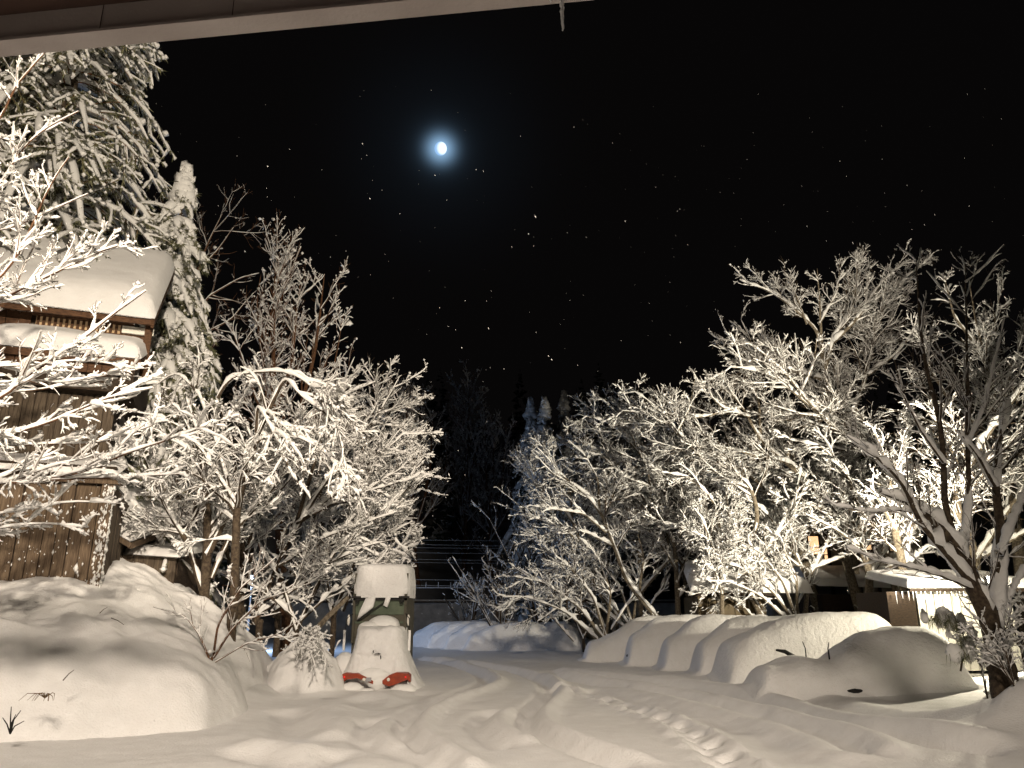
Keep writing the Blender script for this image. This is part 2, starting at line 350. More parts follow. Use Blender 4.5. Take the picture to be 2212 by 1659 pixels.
# ------------------------------------------------------------------ snow banks
def mound_left():
    xs = np.arange(-19, -5.4, .07); ys = np.arange(12.6, 24, .08); X, Y = np.meshgrid(xs, ys)
    nx = fbm(X*.5, Y*.5, 2, 21)*.8
    # front foot line and right foot line
    a = np.array([-9.6, 13.8]); b_ = np.array([-6.0, 16.4]); d = (b_-a)/np.hypot(*(b_-a)); nrm_ = np.array([-d[1], d[0]])
    df = (X-a[0])*nrm_[0]+(Y-a[1])*nrm_[1]+nx*.5
    df = np.minimum(df, (Y-13.7)*1.0+nx*.3+np.maximum(0, -(X+9.6))*.05)
    dr = (-5.95-X)*.93+(Y-16.4)*-.10+nx*.45
    f = 1.35*(1-np.exp(-np.maximum(df, 0)/.8))+np.maximum(df-.4, 0)*.36
    r = 1.0*(1-np.exp(-np.maximum(dr, 0)/.35))+np.maximum(dr-.2, 0)*.52
    k = 5.0; Z = -np.log(np.exp(-k*f)+np.exp(-k*r)+np.exp(-k*3.15))/k
    Z = Z+fbm(X*1.1, Y*1.0, 3, 30)*.20*sst(0, .8, Z)+fbm(X*3.2, Y*3.2, 3, 33)*.06*sst(0, .6, Z)+np.maximum(0, fbm(X*7, Y*7, 2, 37))*.05*sst(0, .6, Z)*sst(-.1, .3, fbm(X*.7, Y*.7, 2, 51))
    # slumped face with vertical runnels at lower left
    face = np.exp(-((Y-14.1)/.5)**2)*sst(-8.2, -8.9, X)
    Z = Z+face*(.16*np.sin(X*9+2*vn(X*3, Y, 4))+.1*vn(X*14, Y*3, 3))
    base = ground(X, Y)
    inside = (df > 0) & (dr > 0)
    Z = np.where(inside, np.maximum(Z, 0)+base*.6, base)-.03+.03*inside
    Z = np.where(inside, Z, base-.12)
    return grid('snow_bank', X, Y, Z, M['snow'])
tag(mound_left(), 'high smooth snow bank piled against the barn at the left', 'snow bank')

# ------------------------------------------------------------------ eave of the porch over the camera, with icicles
def eave():
    zb = 4.35
    A = G(-90, 127, zb); B = G(1330, -10, zb)
    A2 = A; B2 = B
    # heights: the inner face of the fascia, seen from under the roof
    e = empty('porch_eave', A, label='pale metal fascia of the porch roof across the top left', cat='eave')
    d = (B2-A2)/np.linalg.norm(B2-A2); nn = np.array([d[1], -d[0], 0]); nn = nn if nn[1] > 0 else -nn
    ext = A2-d*3; ext2 = B2+d*4
    m = MB(); m.beam(ext-nn*.035+UP*.065, ext2-nn*.035+UP*.065, .06, .13); m.build('fascia', M['fascia'], e, origin=A)
    m = MB(); m.beam(ext-nn*.043+UP*-.006, ext2-nn*.043+UP*-.006, .085, .012); m.build('drip_edge', M['fascia'], e, origin=A)
    for q in (.25, .455): c = A+(B-A)*q-nn*.067; m = MB(); m.beam(c+UP*.002, c+UP*.13, .0015, .003); m.build('fascia_joint', M['soffit'], e, origin=A)
    m = MB(); m.beam(ext-nn*.10+UP*.15, ext2-nn*.10+UP*.15, .20, .04); m.build('soffit_trim', M['soffit'], e, origin=A)
    m = MB(); m.beam(ext-nn*1.25+UP*.20, ext2-nn*1.25+UP*.20, 2.3, .05); m.build('soffit', M['soffit'], e, origin=A)
    m = MB(); m.beam(ext-nn*1.7+UP*.50, ext2-nn*1.7+UP*.50, 3.2, .30)
    m.build('roof_snow', M['snow'], e, origin=A)
    # crust of snow crumbs along the lower edge
    n = 110; tt = rng.random(n); P = ext+(ext2-ext)*tt[:, None]-nn*.0
    P[:, 2] += rng.normal(.004, .006, n); R = rng.uniform(.001, .0035, (n, 3))*np.array([3, 1, 1])
    V, Fc = blobs(P, R); o = mesh_np('frost_crust', V-A, [Fc], M['snow'], True, e); o['kind'] = 'stuff'
    for u, L, r, lab in ((1215, .15, .0085, 'long glassy icicle hanging from the porch fascia'), (1191, .022, .004, 'short icicle stub left of the long icicle'), (1262, .014, .004, 'tiny icicle stub right of the long icicle')):
        s = (G(u, 2, zb)[0]-A[0])/(B[0]-A[0]); p = A+(B-A)*s-nn*.02
        P = []; Rr = []
        for i in range(15):
            q = i/14; P.append((rng.normal(0, .0012), rng.normal(0, .0012), -L*q)); Rr.append(r*(1.05-.55*q)*(1+.14*math.sin(i*2.3))*(1 if i < 14 else .45))
        m = MB(); m.tube(P, np.array(Rr), 10); o = m.build('icicle', M['ice'], smooth=True); o.location = p; tag(o, lab, 'icicle')
eave()

# ------------------------------------------------------------------ trees
def resample(pts, n=14, jit=.0):
    P = np.asarray(pts, float); d = np.r_[0, np.cumsum(np.linalg.norm(np.diff(P, axis=0), axis=1))]
    q = np.linspace(0, d[-1], n); R = np.stack([np.interp(q, d, P[:, i]) for i in range(3)], 1)
    for _ in range(2): R[1:-1] = (R[:-2]+2*R[1:-1]+R[2:])/4
    if jit: R[1:] += np.cumsum(rng.normal(0, jit, (n-1, 3)), 0)*.5
    return R
def spawn(P, R, dens, tmin, ang, lrat, lmax, side=None, rr=.6, lmin=.15):
    Nn, n, _ = P.shape; L = np.linalg.norm(np.diff(P, axis=1), axis=2).sum(1)
    cnt = rng.poisson(np.clip(L*dens*(1-tmin), 0, 200)); idx = np.repeat(np.arange(Nn), cnt); m = len(idx)
    t = tmin+(1-tmin)*rng.random(m); t = np.minimum(t, .995); fi = t*(n-1); i0 = fi.astype(int); fr = (fi-i0)[:, None]
    p = P[idx, i0]*(1-fr)+P[idx, i0+1]*fr; d = P[idx, i0+1]-P[idx, i0]; d /= np.linalg.norm(d, axis=1, keepdims=True)+1e-9
    r = R[idx, i0]*(1-fr[:, 0])+R[idx, i0+1]*fr[:, 0]
    q = rng.normal(0, 1, (m, 3))
    if side is not None: q = q*np.asarray(side)
    q -= (q*d).sum(1, keepdims=True)*d; q /= np.linalg.norm(q, axis=1, keepdims=True)+1e-9
    a = np.radians(rng.uniform(ang[0], ang[1], m))[:, None]
    nd = np.cos(a)*d+np.sin(a)*q
    ln = np.clip(L[idx]*lrat*(1.15-.75*t)*rng.uniform(.55, 1.25, m), lmin, lmax)
    return p, nd, ln, np.minimum(r*rr, .016*ln+.002)
def grow(p, d, ln, r0, nseg, wig, up, rend=.35, rmin=.004):
    m = len(p); P = np.empty((m, nseg+1, 3)); P[:, 0] = p; d = d.copy()
    up = np.broadcast_to(np.asarray(up, float), (m,)) if np.ndim(up) < 2 else up
    for i in range(nseg):
        d = d+rng.normal(0, wig, (m, 3)); d[:, 2] += up*1.0/nseg
        d /= np.linalg.norm(d, axis=1, keepdims=True)+1e-9
        P[:, i+1] = P[:, i]+d*(ln/nseg)[:, None]
    R = np.maximum(r0[:, None]*np.linspace(1, rend, nseg+1)[None], rmin)
    return P, R
def tree(name, label, cat, base, limbs, levels, group=None, snow=(.10, .07, .045, .035), wsn=(.03, .022, .016, .012), bark='bark', tip=.5, twig_r=.004,
         crown_bark=None, tipr=.03, lump=.5, snowmat='snow_tree', cover=(1, 1, 1, 1), jit=.02, blob=None, pw=.6):
    base = np.asarray(base, float); e = empty(name, base, label=label, cat=cat, group=group)
    gb = float(ground(base[None, :1], base[None, 1:2])[0, 0])
    if base[2] > gb-.1: limbs = [([(base[0]+.03, base[1], gb-.5), (base[0]+.02, base[1]+.02, base[2]*.5+gb*.5), base+(0, 0, .1)], limbs[0][1]*1.05, limbs[0][1])]+list(limbs)
    LP = np.stack([resample(l[0], 26, jit*l[1]**.5) for l in limbs]); LR = np.stack([np.linspace(1, 0, 26)**.8*(l[1]-l[2])+l[2] for l in limbs])
    tb = MB(); V, Fq = tubes(LP, LR, 8); tb.add(V, [Fq]); tb.build('trunk', M[bark], e, smooth=True, origin=base)
    sn = MB(); fc = np.clip((LR[:, :1]/.11)**.7, .3, 1.25); V, Fq = snow_on(LP, LR, snow[0]*1.2*fc, wsn[0]*fc, 5, pw, lump*.8, cover[0]); sn.add(V, [Fq])
    cb = MB(); prev = [(LP, LR)]
    for li, lv in enumerate(levels):
        src = prev if lv.get('all') else prev[-1:]
        Pn = []; Rn = []
        for (P, R) in src:
            p, d, ln, r = spawn(P, R, lv['dens'], lv.get('tmin', .2), lv.get('ang', (25, 60)), lv['lrat'], lv['lmax'], lv.get('side'), lv.get('rr', .6), lv.get('lmin', .15))
            up = lv.get('up', .2); up = rng.normal(up, lv.get('upvar', .25), len(p))
            a, b = grow(p, d, ln, r, lv.get('n', 4), lv.get('wig', .12), up, .3, twig_r); Pn.append(a); Rn.append(b)
        P = np.concatenate(Pn); R = np.concatenate(Rn); prev.append((P, R))
        k = 4 if li == 0 else 3; V, Fq = tubes(P, R, k); cb.add(V, [Fq])
        i = min(li+1, 3); ks = 4 if li < 1 else 3
        V, Fq = snow_on(P, R, snow[i], wsn[i], ks, pw, lump, cover[i]); sn.add(V, [Fq])
    P, R = prev[-1]; ch = rng.random(len(P)) < tip
    if blob is not None and len(prev) > 2:
        Pb = prev[-2][0]; c2 = rng.random(len(Pb)) < blob[0]; Cc = Pb[c2, rng.integers(1, Pb.shape[1], int(c2.sum()))]
        rr = blob[1]*rng.uniform(.5, 1.5, (len(Cc), 1))*np.array([[1, 1, .8]]); V, Ft = blobs(Cc+UP*rr[:, 2:]*.5, rr, 'i', .12); sn.add(V, [Ft])
    C = P[ch, rng.integers(1, P.shape[1], ch.sum())]; n = len(C)
    rr = tipr*rng.lognormal(0, .4, (n, 1))*rng.uniform(.7, 1.3, (n, 3))*np.array([[1, 1, 1.0]])
    V, Ft = blobs(C+UP*rr[:, 2:]*.5, rr, 'o', .15); sn.add(V, [Ft])
    cb.build('crown', M[crown_bark or bark], e, smooth=False, origin=base); sn.build('snow_cover', M[snowmat], e, smooth=True, origin=base)
    return e
DY = 0.0
def lw(pts, Y, r0, r1, dY=0.0):
    n = len(pts); Y = Y+DY; return ([W(p[0], p[1], (p[2] if len(p) > 2 else Y+dY*i/(n-1))) for i, p in enumerate(pts)], r0, r1)

LV = [dict(dens=2.6, tmin=.25, ang=(22, 60), lrat=.42, lmax=3.0, up=.25, n=6, wig=.12, rr=.55, lmin=.5),
      dict(dens=6.0, tmin=.15, ang=(25, 60), lrat=.45, lmax=1.3, up=.2, n=4, wig=.14, rr=.6, lmin=.25),
      dict(dens=12.0, tmin=.10, ang=(25, 60), lrat=.6, lmax=.7, up=.15, n=2, wig=.15, rr=.6, lmin=.12)]
def lv(*mods):
    r = [dict(a) for a in LV]
    for i, m in enumerate(mods): r[i].update(m)
    return r

# near tree left, trunk outside the view, branches reaching over the bank
def near_left():
    b = np.array([-12.0, 10.2, 0.0]); j = np.array([-11.8, 10.3, 2.6]); k = np.array([-11.2, 10.6, 5.0]); t2 = np.array([-10.8, 10.8, 7.6])
    L = [([b, j, k, t2, t2+(.5, .4, 2.5)], .22, .08)]
    def limb(pts, Y, r, root):
        return ([root]+[W(p[0], p[1], p[2] if len(p) > 2 else Y) for p in pts], r, .010)
    L += [limb([(-90, 1046), (0, 1040), (99, 1036), (182, 1023), (245, 983), (331, 962), (430, 925)], 11.5, .06, j),
          limb([(99, 1036), (200, 1032), (300, 1028), (400, 1022)], 11.5, .03, W(-20, 1042, 11.5)),
          limb([(0, 940), (93, 920), (159, 890), (231, 857), (330, 838)], 11.8, .042, k),
          limb([(0, 965), (120, 958), (220, 960), (330, 920)], 12.2, .03, k),
          limb([(0, 874), (50, 808), (116, 775), (185, 725), (248, 672), (314, 626)], 11.2, .045, k),
          limb([(0, 790), (100, 790), (180, 775), (260, 790)], 12.0, .025, k),
          limb([(0, 649), (83, 609), (165, 570), (231, 537), (285, 528)], 11.6, .04, k),
          limb([(-20, 620), (26, 576), (66, 496), (109, 397), (149, 341)], 11.2, .035, k),
          limb([(0, 500), (60, 480), (120, 452), (190, 420)], 12.0, .022, t2),
          limb([(0, 265), (33, 185), (76, 139), (110, 100)], 11.4, .035, t2),
          limb([(-10, 420), (40, 330), (90, 280), (170, 240)], 11.8, .025, t2),
          limb([(0, 1109), (80, 1100), (140, 1082), (202, 1085)], 11.9, .015, j),
          limb([(0, 1141), (81, 1129), (134, 1133), (190, 1140)], 11.9, .012, j),
          limb([(-50, 840), (40, 850), (140, 835), (210, 815), (300, 800)], 12.3, .025, k)]
    spec = [dict(dens=4.8, tmin=.3, ang=(18, 50), lrat=.22, lmax=1.5, up=.12, n=6, wig=.09, rr=.55, lmin=.3, side=(1, 1, .45)),
            dict(dens=8.0, tmin=.1, ang=(22, 55), lrat=.42, lmax=.6, up=.15, n=4, wig=.12, rr=.6, lmin=.12, side=(1, 1, .5)),
            dict(dens=12.0, tmin=.1, ang=(25, 60), lrat=.5, lmax=.28, up=.2, n=3, wig=.15, rr=.6, lmin=.06)]
    tree('snowy_tree', 'snow laden tree reaching thin branches over the bank before the barn', 'tree', b, L, spec,
         snow=(.10, .06, .04, .026), wsn=(.035, .024, .014, .008), bark='bark_red', tip=.15, twig_r=.0022, tipr=.018, jit=.02, lump=.45, blob=(.25, .028))
near_left()

# left thicket
def thicket():
    lst = []
    # weeping tree
    lst.append(('weeping tree with arched branches bending over in the left thicket', (505, 1310, 21.0),
        [lw([(505, 1312), (513, 1093), (553, 944), (600, 845), (619, 812)], 21, .13, .05),
         lw([(600, 845), (619, 810), (646, 852), (699, 885), (732, 925), (745, 997), (752, 1060)], 21, .05, .012, -1.0),
         lw([(553, 944), (556, 872), (583, 918), (609, 964), (626, 1017), (649, 1047)], 21, .045, .012, -1.2),
         lw([(470, 860), (494, 815), (547, 803), (610, 800), (652, 815), (692, 855), (715, 930)], 21, .05, .012, -.8),
         lw([(540, 980), (560, 945), (642, 940), (699, 971), (732, 1011), (755, 1044)], 21, .045, .012, -1),
         lw([(505, 1100), (470, 960), (430, 850), (380, 800), (340, 830)], 21, .06, .014, .5),
         lw([(513, 1093), (440, 980), (390, 920), (330, 900), (300, 960)], 21, .05, .012, -1)],
        lv(dict(up=-.75, dens=2.6), dict(up=-.7), dict(up=-.4)), {}))
    lst.append(('tall thick stemmed tree in front of the low shed', (445, 1300, 22.0),
        [lw([(440, 1305), (449, 1170), (445, 1048), (430, 940), (400, 850)], 22, .15, .02),
         lw([(440, 1290), (405, 1170), (364, 1109), (330, 1030), (300, 960)], 22, .09, .015, -.6),
         lw([(447, 1200), (490, 1110), (540, 1010), (560, 900), (570, 830)], 22, .11, .015, .5),
         lw([(455, 1250), (500, 1150), (600, 1040), (650, 930)], 22, .09, .014, 1)],
        lv(), {}))
    lst.append(('spreading tree with long snowy branches reaching right over the truck', (560, 1345, 27.5),
        [lw([(550, 1350), (590, 1230), (640, 1130), (758, 1040), (851, 955), (872, 935)], 27.5, .12, .012, .5),
         lw([(600, 1210), (690, 1060), (780, 940), (824, 885), (865, 812)], 27.5, .09, .012, 1),
         lw([(640, 1130), (740, 1075), (830, 1050), (900, 1030), (912, 1018)], 27.5, .07, .012, -.6),
         lw([(590, 1230), (700, 1160), (800, 1125), (860, 1105)], 27.5, .07, .012, -.8),
         lw([(560, 1320), (680, 1230), (790, 1180), (860, 1165)], 27.5, .07, .012, -.4),
         lw([(640, 1130), (690, 960), (730, 850), (775, 790)], 27.5, .07, .012, .6),
         lw([(555, 1330), (640, 1270), (720, 1225), (790, 1205)], 27.5, .06, .012, -1)],
        lv(dict(up=.1, dens=2.7), dict(), dict()), {}))
    lst.append(('low bushy tree with crossing stems beside the left of the truck', (640, 1360, 27),
        [lw([(640, 1362), (610, 1260), (560, 1180), (540, 1080)], 27, .09, .012),
         lw([(640, 1362), (680, 1270), (730, 1180), (800, 1120), (835, 1095)], 27, .08, .012, .4),
         lw([(645, 1350), (700, 1240), (760, 1100), (790, 1010)], 27.5, .07, .012, .8),
         lw([(650, 1340), (720, 1275), (800, 1225), (840, 1212)], 27, .06, .012, .3),
         lw([(640, 1340), (600, 1300), (520, 1250), (450, 1230)], 27, .06, .012, -.8)],
        lv(), {}))
    lst.append(('leafless shrub leaning over the dip in the snow at left', (455, 1430, 18.6),
        [lw([(462, 1420), (500, 1360), (560, 1300), (640, 1270)], 18.6, .03, .008),
         lw([(460, 1425), (470, 1350), (520, 1270), (600, 1200)], 18.8, .03, .008),
         lw([(455, 1430), (430, 1370), (400, 1330), (330, 1310)], 18.6, .025, .007),
         lw([(465, 1430), (530, 1390), (600, 1370), (660, 1330)], 18.6, .022, .006, .5)],
        [dict(dens=4, tmin=.15, ang=(20, 50), lrat=.4, lmax=1.0, up=.2, n=5, rr=.6, lmin=.2), dict(dens=8, tmin=.1, ang=(25, 60), lrat=.45, lmax=.45, up=.2, n=3, lmin=.1)], dict(snow=(.04, .03, .02, .02), wsn=(.012, .01, .008, .008), tip=.5, twig_r=.003, bark='bark_red')))
    for lab, (u, v, Y), L, spec, kw in lst:
        b = W(u, v, Y); k = dict(snow=(.14, .085, .05, .035), wsn=(.05, .026, .014, .008), tip=.3, twig_r=.0055, tipr=.03, lump=.65, cover=(1, 1, .85, .65), blob=(.2, .055)); k.update(kw)
        tree('snowy_tree' if 'shrub' not in lab else 'snowy_shrub', lab, 'tree' if 'shrub' not in lab else 'shrub', b, L, spec, group='trees in the left thicket', **k)
thicket()

# tall twiggy trees behind the thicket
tree('bare_tree', 'tall twiggy tree with upright twin crown rising behind the left thicket', 'tree', W(620, 1330, 33), [
    lw([(615, 1330), (600, 1100), (595, 950), (592, 800), (590, 660), (600, 560)], 33, .22, .02),
    lw([(600, 1000), (650, 880), (680, 760), (695, 640), (700, 590)], 33, .13, .015, .5),
    lw([(597, 950), (550, 850), (520, 760), (500, 700)], 33, .11, .015, -.6),
    lw([(595, 880), (630, 780), (640, 680), (650, 600)], 33, .09, .012),
    lw([(600, 1000), (680, 920), (740, 830), (765, 770)], 33, .11, .012, 1),
    lw([(595, 860), (560, 740), (555, 640), (565, 590)], 33, .08, .012),
    lw([(660, 870), (720, 800), (735, 720), (738, 690)], 33, .06, .01)],
    lv(dict(up=.55, dens=2.0, ang=(18, 42)), dict(up=.5, ang=(18, 45), dens=4.5), dict(up=.4, dens=6, lmax=.8)), snow=(.11, .07, .045, .04), wsn=(.045, .026, .018, .015), cover=(1, 1, .75, .45), tip=.35, tipr=.05, twig_r=.005, bark='bark_red', crown_bark='bark_red')
tree('bare_tree', 'dim bare tree spreading thin twigs right of the pointed fir', 'tree', W(400, 1300, 38), [
    lw([(400, 1300), (395, 900), (400, 700), (430, 560), (480, 460)], 38, .2, .015),
    lw([(400, 720), (450, 640), (520, 600), (560, 590)], 38, .08, .01),
    lw([(398, 800), (440, 720), (500, 690), (540, 640)], 38, .08, .01),
    lw([(400, 640), (380, 520), (370, 430)], 38, .07, .01),
    lw([(415, 600), (470, 540), (505, 490)], 38, .06, .01)],
    lv(dict(up=.3, dens=1.6), dict(up=.3, dens=3.5), dict(up=.3, dens=4, lmax=.7)), snow=(.06, .03, .015, .01), wsn=(.03, .012, .01, .01), cover=(.9, .7, .5, .3), tip=.05, tipr=.09, twig_r=.005, bark='bark_red')

# right side trees, trunks leaning left behind the parked cars
RT = dict(snow=(.14, .08, .045, .032), wsn=(.05, .026, .014, .009), tip=.22, twig_r=.006, tipr=.035, lump=.6, bark='bark_pale', crown_bark='bark', cover=(1, 1, .85, .6), blob=(.10, .05))
DY = 6.5
RR = [('large round crowned tree standing tallest behind the right end of the cars', (1850, 1330, 36), [
        lw([(1850, 1330), (1835, 1120), (1805, 950), (1783, 803)], 36, .34, .16),
        lw([(1783, 820), (1743, 810), (1664, 788), (1604, 748), (1565, 716)], 36, .15, .015, -1),
        lw([(1783, 803), (1767, 716), (1720, 669), (1664, 629), (1597, 605)], 36, .14, .015, .5),
        lw([(1783, 790), (1800, 730), (1835, 680), (1855, 605), (1862, 545)], 36, .15, .015, .5),
        lw([(1800, 740), (1850, 690), (1902, 613), (1955, 565)], 36, .12, .015, -.6),
        lw([(1815, 960), (1866, 831), (1898, 692), (1965, 590)], 36, .15, .015, .8),
        lw([(1775, 740), (1770, 650), (1765, 580)], 36, .09, .012),
        lw([(1743, 700), (1720, 640), (1700, 590)], 36, .07, .012),
        lw([(1790, 900), (1720, 850), (1650, 800), (1600, 690)], 36, .10, .012, -.8),
        lw([(1875, 810), (1940, 760), (1990, 690)], 36, .09, .012),
        lw([(1770, 700), (1810, 630), (1815, 570)], 36, .08, .012)], 'large'),
      ('tree at the right edge with steep snow plastered trunk behind the dark tree', (2215, 1330, 30), [
        lw([(2215, 1330), (2190, 1100), (2160, 950), (2136, 800), (2100, 724)], 30, .30, .05),
        lw([(2150, 900), (2200, 760), (2215, 660)], 30, .10, .015), lw([(2136, 800), (2150, 700), (2165, 600)], 30, .09, .015),
        lw([(2120, 760), (2060, 680), (2040, 600)], 30, .09, .015), lw([(2160, 950), (2060, 880), (2000, 780), (1985, 700)], 30, .11, .015),
        lw([(2180, 1050), (2080, 960), (1990, 900), (1900, 880)], 30, .10, .015, -1), lw([(2130, 790), (2105, 680), (2095, 620)], 30, .08, .015), lw([(2190, 1100), (2240, 950), (2290, 840)], 30, .10, .015)], 'large'),
      ('tree with one long limb slanting up left under the round crown', (1850, 1330, 33), [
        lw([(1862, 1330), (1810, 1150), (1742, 1033), (1643, 953), (1600, 867), (1553, 831)], 33, .26, .02),
        lw([(1742, 1033), (1709, 1000), (1643, 985), (1560, 965), (1477, 960)], 33, .12, .014, -.8),
        lw([(1643, 953), (1640, 870), (1610, 800), (1580, 775)], 33, .09, .012),
        lw([(1620, 900), (1560, 880), (1510, 830), (1495, 800)], 33, .08, .012),
        lw([(1700, 1000), (1710, 900), (1700, 830)], 33, .09, .012, .6),
        lw([(1600, 880), (1520, 900), (1450, 905), (1400, 930)], 33, .07, .012, -.5),
        lw([(1800, 1130), (1850, 1000), (1900, 930)], 33, .1, .012, .5)], 'mid'),
      ('tree with snowy forked trunk over the tan shed', (1640, 1330, 30.5), [
        lw([(1645, 1330), (1613, 1264), (1606, 1208), (1543, 1158), (1477, 1135), (1428, 1130)], 30.5, .17, .014),
        lw([(1606, 1208), (1640, 1120), (1620, 1040), (1560, 1010), (1527, 990), (1461, 930), (1411, 890), (1345, 885)], 30.5, .13, .014, .8),
        lw([(1527, 1000), (1470, 940), (1440, 900), (1395, 860), (1371, 845)], 30.5, .07, .012),
        lw([(1620, 1240), (1680, 1150), (1720, 1080), (1730, 1010)], 30.5, .11, .012),
        lw([(1560, 1160), (1540, 1080), (1490, 1030), (1430, 1020)], 30.5, .08, .012, -.8),
        lw([(1460, 940), (1490, 880), (1500, 820)], 30.5, .06, .012)], 'mid'),
      ('many stemmed tree over the second snowy car from the left', (1461, 1335, 35), [
        lw([(1465, 1335), (1461, 1231), (1457, 1165), (1395, 1082), (1328, 1009), (1270, 960)], 35, .16, .013),
        lw([(1461, 1260), (1500, 1170), (1510, 1090), (1480, 1010), (1440, 960)], 35, .11, .013, .5),
        lw([(1461, 1231), (1420, 1160), (1360, 1110), (1300, 1090)], 35, .09, .012, -.6),
        lw([(1465, 1290), (1530, 1220), (1560, 1140), (1590, 1060)], 35, .09, .012),
        lw([(1410, 1100), (1400, 1020), (1370, 950), (1330, 920)], 35, .08, .012)], 'mid'),
      ('tree with long bare snowy limb pointing left toward the three firs', (1411, 1330, 33), [
        lw([(1420, 1335), (1355, 1257), (1328, 1181), (1302, 1115), (1269, 1072), (1219, 1032), (1176, 999)], 33, .17, .012),
        lw([(1310, 1150), (1262, 1109), (1196, 1099), (1147, 1092)], 33, .08, .012, -.8),
        lw([(1328, 1181), (1270, 1150), (1210, 1140), (1165, 1120)], 33, .07, .012, .4),
        lw([(1295, 1100), (1290, 1030), (1260, 980), (1225, 950)], 33, .07, .012, .5),
        lw([(1380, 1290), (1390, 1200), (1370, 1130)], 33, .08, .012)], 'mid'),
      ('low tree of many leaning stems left of the parked cars', (1302, 1370, 33), [
        lw([(1310, 1378), (1282, 1290), (1229, 1224), (1163, 1175)], 33, .10, .012),
        lw([(1305, 1380), (1250, 1310), (1170, 1255), (1110, 1245)], 33, .09, .012, -.5),
        lw([(1290, 1380), (1220, 1320), (1140, 1290), (1085, 1290)], 33, .08, .012, -.8),
        lw([(1310, 1370), (1320, 1280), (1290, 1200), (1250, 1160)], 33, .08, .012, .5),
        lw([(1240, 1385), (1190, 1330), (1120, 1310), (1075, 1320)], 34, .06, .012),
        lw([(1320, 1360), (1370, 1280), (1380, 1220)], 34, .06, .012)], 'low'),
      ('slim trees stem cluster right of the tan shed', (1740, 1325, 32), [
        lw([(1740, 1328), (1745, 1250), (1700, 1160), (1640, 1090), (1590, 1070)], 32, .13, .013),
        lw([(1745, 1250), (1790, 1170), (1800, 1080), (1780, 1000)], 32, .10, .013),
        lw([(1742, 1270), (1690, 1220), (1640, 1200), (1580, 1205)], 32, .06, .012, -.8),
        lw([(1750, 1230), (1850, 1190), (1920, 1150), (1980, 1130)], 32, .07, .012, -.4),
        lw([(1790, 1170), (1850, 1090), (1890, 1010)], 32, .07, .012)], 'low'),
      ('pale barked tree behind the tall snow covered van', (1880, 1330, 30), [
        lw([(1872, 1332), (1880, 1240), (1850, 1150), (1900, 1050), (1960, 970)], 30, .20, .02),
        lw([(1878, 1250), (1930, 1160), (2010, 1090), (2060, 1050)], 30, .10, .012),
        lw([(1860, 1180), (1800, 1140), (1740, 1110)], 30, .07, .012, -.5),
        lw([(1870, 1140), (1840, 1040), (1800, 990)], 30, .08, .012),
        lw([(1890, 1240), (1960, 1200), (2030, 1190)], 30, .07, .012, -.6)], 'low')]
SP = {'large': lv(dict(dens=2.5, up=.35, lmax=3.8, ang=(20, 50)), dict(dens=5.6, up=.3, lmax=1.8), dict(dens=8.0, lmax=.8, up=.3)),
      'mid': lv(dict(dens=2.3, up=.15, lmax=3.0), dict(dens=6.0, up=.15, lmax=1.5), dict(dens=9.0, up=.15)),
      'low': lv(dict(dens=2.8, up=.2, lmax=2.4), dict(dens=6.4, up=.15, lmax=1.3), dict(dens=9.5))}
for lab, bs, L, k in RR:
    tree('snowy_tree', lab, 'tree', W(bs[0], bs[1], bs[2]+DY), L, SP[k], group='trees behind the parked cars', **RT)

DY = 0.0
def refill(src_label, label, u, v, Y, rz, scale, group='trees behind the parked cars'):
    src = [o for o in col.objects if o.get('label') == src_label][0]; c = copy_tree(src); p = W(u, v, Y); c.location = (p[0], p[1], p[2]); c.rotation_euler = (0, 0, rz); c.scale = (scale,)*3; c['label'] = label; c['group'] = group
LB = [r[0] for r in RR]
refill(LB[3], 'shaded tree between the tan shed and the slanting limb', 1500, 1330, 43, .5, 1.05)
refill(LB[7], 'low branched tree in front of the tan shed roof', 1560, 1335, 36.3, .9, .85)
refill(LB[6], 'leaning stems between the tan shed and the house porch', 1715, 1335, 36.5, .2, .9)
refill(LB[4], 'tree standing close behind the first snowy car', 1380, 1330, 43, -.6, 1.15)
refill(LB[8], 'tree in the lamplight left of the white outbuilding', 1960, 1330, 33, .7, 1.1)
refill(LB[2], 'tree filling the gap below the round crown', 1760, 1330, 42, -.5, 1.0)
refill(LB[5], 'tree behind the low leaning stems', 1330, 1335, 44, .35, 1.0)
refill(LB[8], 'tree right behind the lamp and the dark tree', 2110, 1330, 32, -.6, 1.25)
refill(LB[3], 'tree reaching under the round crown from the right', 1960, 1330, 38, .1, 1.25)
refill(LB[6], 'second low tree of leaning stems near the far cars', 1360, 1345, 42, -.3, 1.0)
LT = [o['label'] for o in col.objects if o.get('group') == 'trees in the left thicket']
refill(LT[1], 'tree behind the weeping tree in the left thicket', 520, 1320, 27, .8, 1.15, 'trees in the left thicket')
refill(LT[3], 'tree behind the truck cab in the left thicket', 720, 1330, 29, -.5, 1.15, 'trees in the left thicket')
refill(LT[1], 'tree between the low shed and the weeping tree', 390, 1310, 25.5, 2.4, 1.0, 'trees in the left thicket')
refill(LT[2], 'broad tree at the back of the left thicket', 600, 1330, 30, .2, .95, 'trees in the left thicket')

